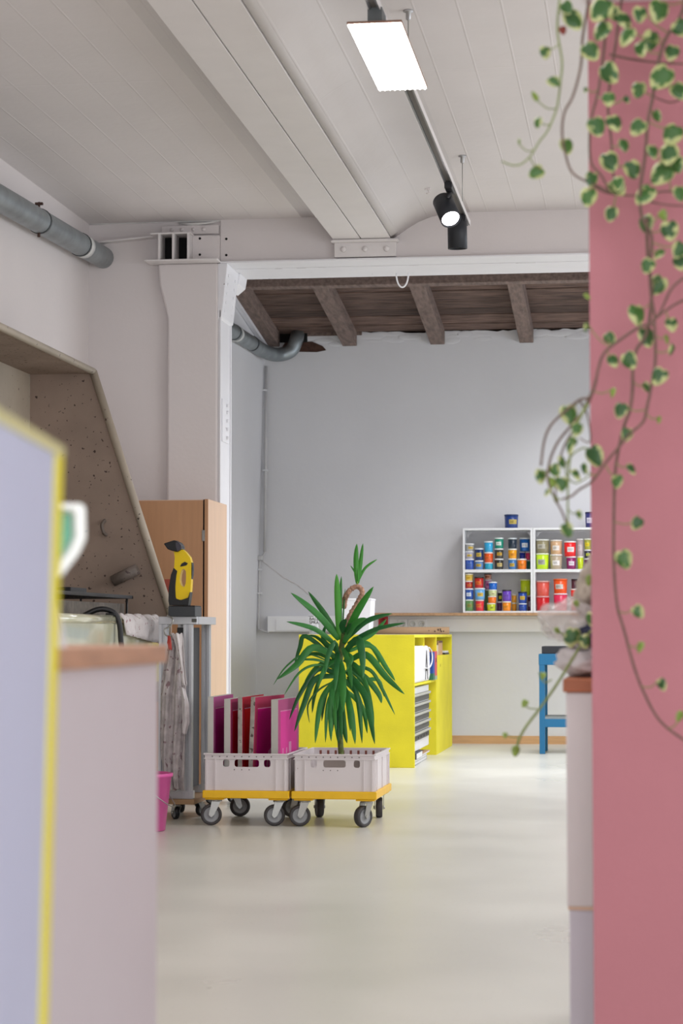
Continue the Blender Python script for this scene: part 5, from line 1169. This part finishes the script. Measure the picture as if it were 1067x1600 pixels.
STEMS = [
 ([(885,-60),(878,-20),(873,10),(871,50),(878,95),(876,125),(873,150),(868,175),(855,205),(842,222),(830,242),(815,256),(800,258),(784,252)], .0022, 1, 0),
 ([(925,-60),(918,10),(910,60),(907,105),(895,150),(882,175),(878,205),(882,235),(893,268),(915,283),(940,293),(962,305)], .0028, 0, .01),
 ([(950,-60),(945,60),(935,140),(925,180),(921,220),(924,255),(940,275),(952,300)], .0028, 0, .03),
 ([(980,-60),(960,80),(950,160),(955,220),(957,250),(960,280),(975,300)], .0026, 0, .05),
 ([(1075,-60),(1067,15),(1040,60),(1028,100),(1020,150),(1012,190),(1008,240),(1000,300),(1003,340),(1018,370),(1015,420),(1017,460),(1022,503),(1000,510),(970,530),(945,550),(935,575),(930,600),(922,620),(905,625),(880,645),(860,665),(850,690),(845,728)], .0034, 0, 0),
 ([(1010,340),(1012,400),(1018,460),(1010,520),(995,545),(989,570),(988,610),(984,640),(975,665),(969,690),(964,715),(961,740),(959,800),(959,880),(964,945),(975,985),(990,1040),(1005,1080),(1030,1125),(1067,1155),(1100,1170)], .0034, 0, .02),
 ([(1022,503),(1024,560),(1018,600),(1010,640),(1004,660),(985,677),(968,697),(945,725),(925,752),(905,765),(893,775),(878,780)], .0030, 0, -.01),
 ([(1075,430),(1050,450),(1030,490),(1012,505)], .0026, 0, .0), ([(1080,465),(1062,472),(1040,485),(1022,500)], .0026, 0, .03),
 ([(932,590),(918,632),(895,662),(872,690),(859,720),(856,750),(865,775),(878,800),(888,826)], .0028, 0, .02),
 ([(925,610),(912,640),(900,664),(880,700),(870,740),(868,775)], .0024, 0, .04),
 ([(918,630),(903,660),(893,700),(888,740),(887,785),(887,826)], .0026, 1, .0),
 ([(935,725),(915,700),(890,715),(884,740),(900,755),(925,740)], .0018, 1, .02),
 ([(905,625),(918,650),(922,690),(905,684)], .0018, 0, .03),
 ([(952,85),(985,92),(1030,98),(1075,100)], .0024, 0, .05), ([(1075,300),(1030,300),(1010,312),(1040,320),(1075,322)], .002, 0, .06),
 ([(1075,150),(1050,160),(1030,155),(1020,150)], .0018, 0, .06), ([(920,285),(945,300),(975,305),(1000,305)], .0024, 0, .04)]
LEAVES = [(895,28,40),(852,80,24),(866,127,22),(836,152,18),(840,190,20),(811,222,11),(885,226,30),(840,268,28),(921,78,36),(940,12,46),(941,45,38),(980,55,36),(1030,14,42),(1018,60,36),(1062,42,34),
 (950,112,40),(951,153,26),(998,138,30),(1035,118,46),(1060,140,36),(931,195,36),(959,190,32),(998,197,32),(1052,208,40),(1046,238,38),(951,250,38),(987,262,34),(1036,268,46),(925,278,28),(963,290,34),(1009,302,40),
 (920,305,34),(955,332,28),(1009,347,34),(1046,357,36),(1062,388,30),(1030,395,22),(1013,413,28),(1029,443,36),(995,489,38),(1010,524,36),(952,527,24),(982,561,32),(957,562,24),(1049,505,26),(1042,529,18),(1050,545,20),
 (1031,586,32),(1009,604,20),(957,612,18),(970,639,28),(1029,655,13),(888,645,36),(902,669,24),(980,677,24),(928,710,38),(986,731,22),(964,750,24),(845,742,26),(866,733,24),(877,754,26),(890,698,22),(855,768,15),(869,780,14),
 (912,731,20),(917,462,14),(916,510,16),(1062,408,28),(904,803,16),(885,826,26),(996,816,24),(974,871,34),(996,954,24),(1000,1009,20),(1033,1068,22),(1063,1118,20),(884,10,26),(1000,20,30),(915,140,10),(975,30,34),(1050,80,30),
 (1000,75,28),(960,20,30),(1025,180,22),(975,225,24),(1020,235,26),(1062,300,28),(1035,335,20),(895,690,20),(878,720,22),(900,740,22),(862,752,20),(978,155,14),(965,285,26),(1058,255,30)]
DIR = {(852,80): (0, -1), (840,190): (0, -1), (840,268): (-1, -.6), (866,127): (-1, 0), (836,152): (-.5, .8), (811,222): (0, 1)}
allp = []; drawn = []
for pts, r, green, dy in STEMS:
    P = smoothpath([at(x, y, Y=VY+dy) for x, y in pts], 5); bm = NB(); tube(bm, P, [r*(1-.35*i/len(P)) for i in range(len(P))], 7); drawn.append(obj('stem', bm, m_gstem if green else m_vstem, vine))
    allp += P
pet = NB()
for i, (x, y, s) in enumerate(LEAVES):
    dy = random.uniform(-.05, .05); c = at(x, y, Y=VY+dy); sz = s/853*1.0
    dx, dz = DIR.get((x, y), (random.uniform(-.8, .8), -1)); yaw = random.uniform(-.6, .6)
    if s < 24: yaw = random.choice((-1, 1))*random.uniform(.6, 1.1)
    nr = Vector((math.sin(yaw), -math.cos(yaw), random.uniform(-.2, .5))); td = Vector((dx, -.15, dz)).normalized()
    heart(c, sz, td, nr, m_lime if (s < 22 and i % 2) else m_var, vine)
    base = c-td*sz*.3; q = min(allp, key=lambda p_: (p_-base).length+.0*abs(p_.y))
    if (q-base).length < .09: mid = (q+base)/2+Vector((0, -.004, -.008)); tube(pet, smoothpath([q, mid, base], 3), .0012, 5)
obj('petiole', pet, m_gstem, vine)['kind'] = 'stuff'
o = heart(at(879, 46, Y=VY), .018, (.2, 0, -1), (0, -1, .2), M('withered_red_leaf', '#7a2f24', .7), vine); o['label'] = 'small withered red leaf'
v2 = thing('trailing_vine', 'drooping green vine shoot in front of the plastic bag, from behind the pillar', 'plant', at(930, 990, Y=4.52))
VY2 = 4.54
def s2(pts, r):
    bm = NB(); tube(bm, smoothpath([at(x, y, Y=VY2) for x, y in pts], 6), r, 7); obj('stem', bm, m_gstem, v2)
s2([(960, 940), (935, 975), (918, 992), (905, 1012), (888, 1040), (868, 1072), (845, 1105), (822, 1135), (810, 1158), (806, 1180)], .0028)
s2([(918, 992), (895, 1002), (878, 990), (868, 980)], .0018); s2([(925, 985), (905, 1000), (880, 998)], .0018); s2([(862, 1062), (850, 1066), (842, 1050)], .0016); s2([(840, 1108), (825, 1106), (818, 1098)], .0014); s2([(812, 1152), (800, 1152), (790, 1148)], .0012)
for x, y, s in ((895, 992, 30), (912, 1000, 24), (925, 965, 26), (848, 1055, 14), (820, 1098, 14), (789, 1148, 10), (806, 1172, 18), (870, 984, 12), (890, 1000, 22), (922, 905, 18), (900, 942, 12)):
    heart(at(x, y, Y=VY2-.01), s/740, (random.uniform(-.6, .6), -.1, -1), (random.uniform(-.6, .6), -1, .3), m_lime if s < 20 else m_var, v2)
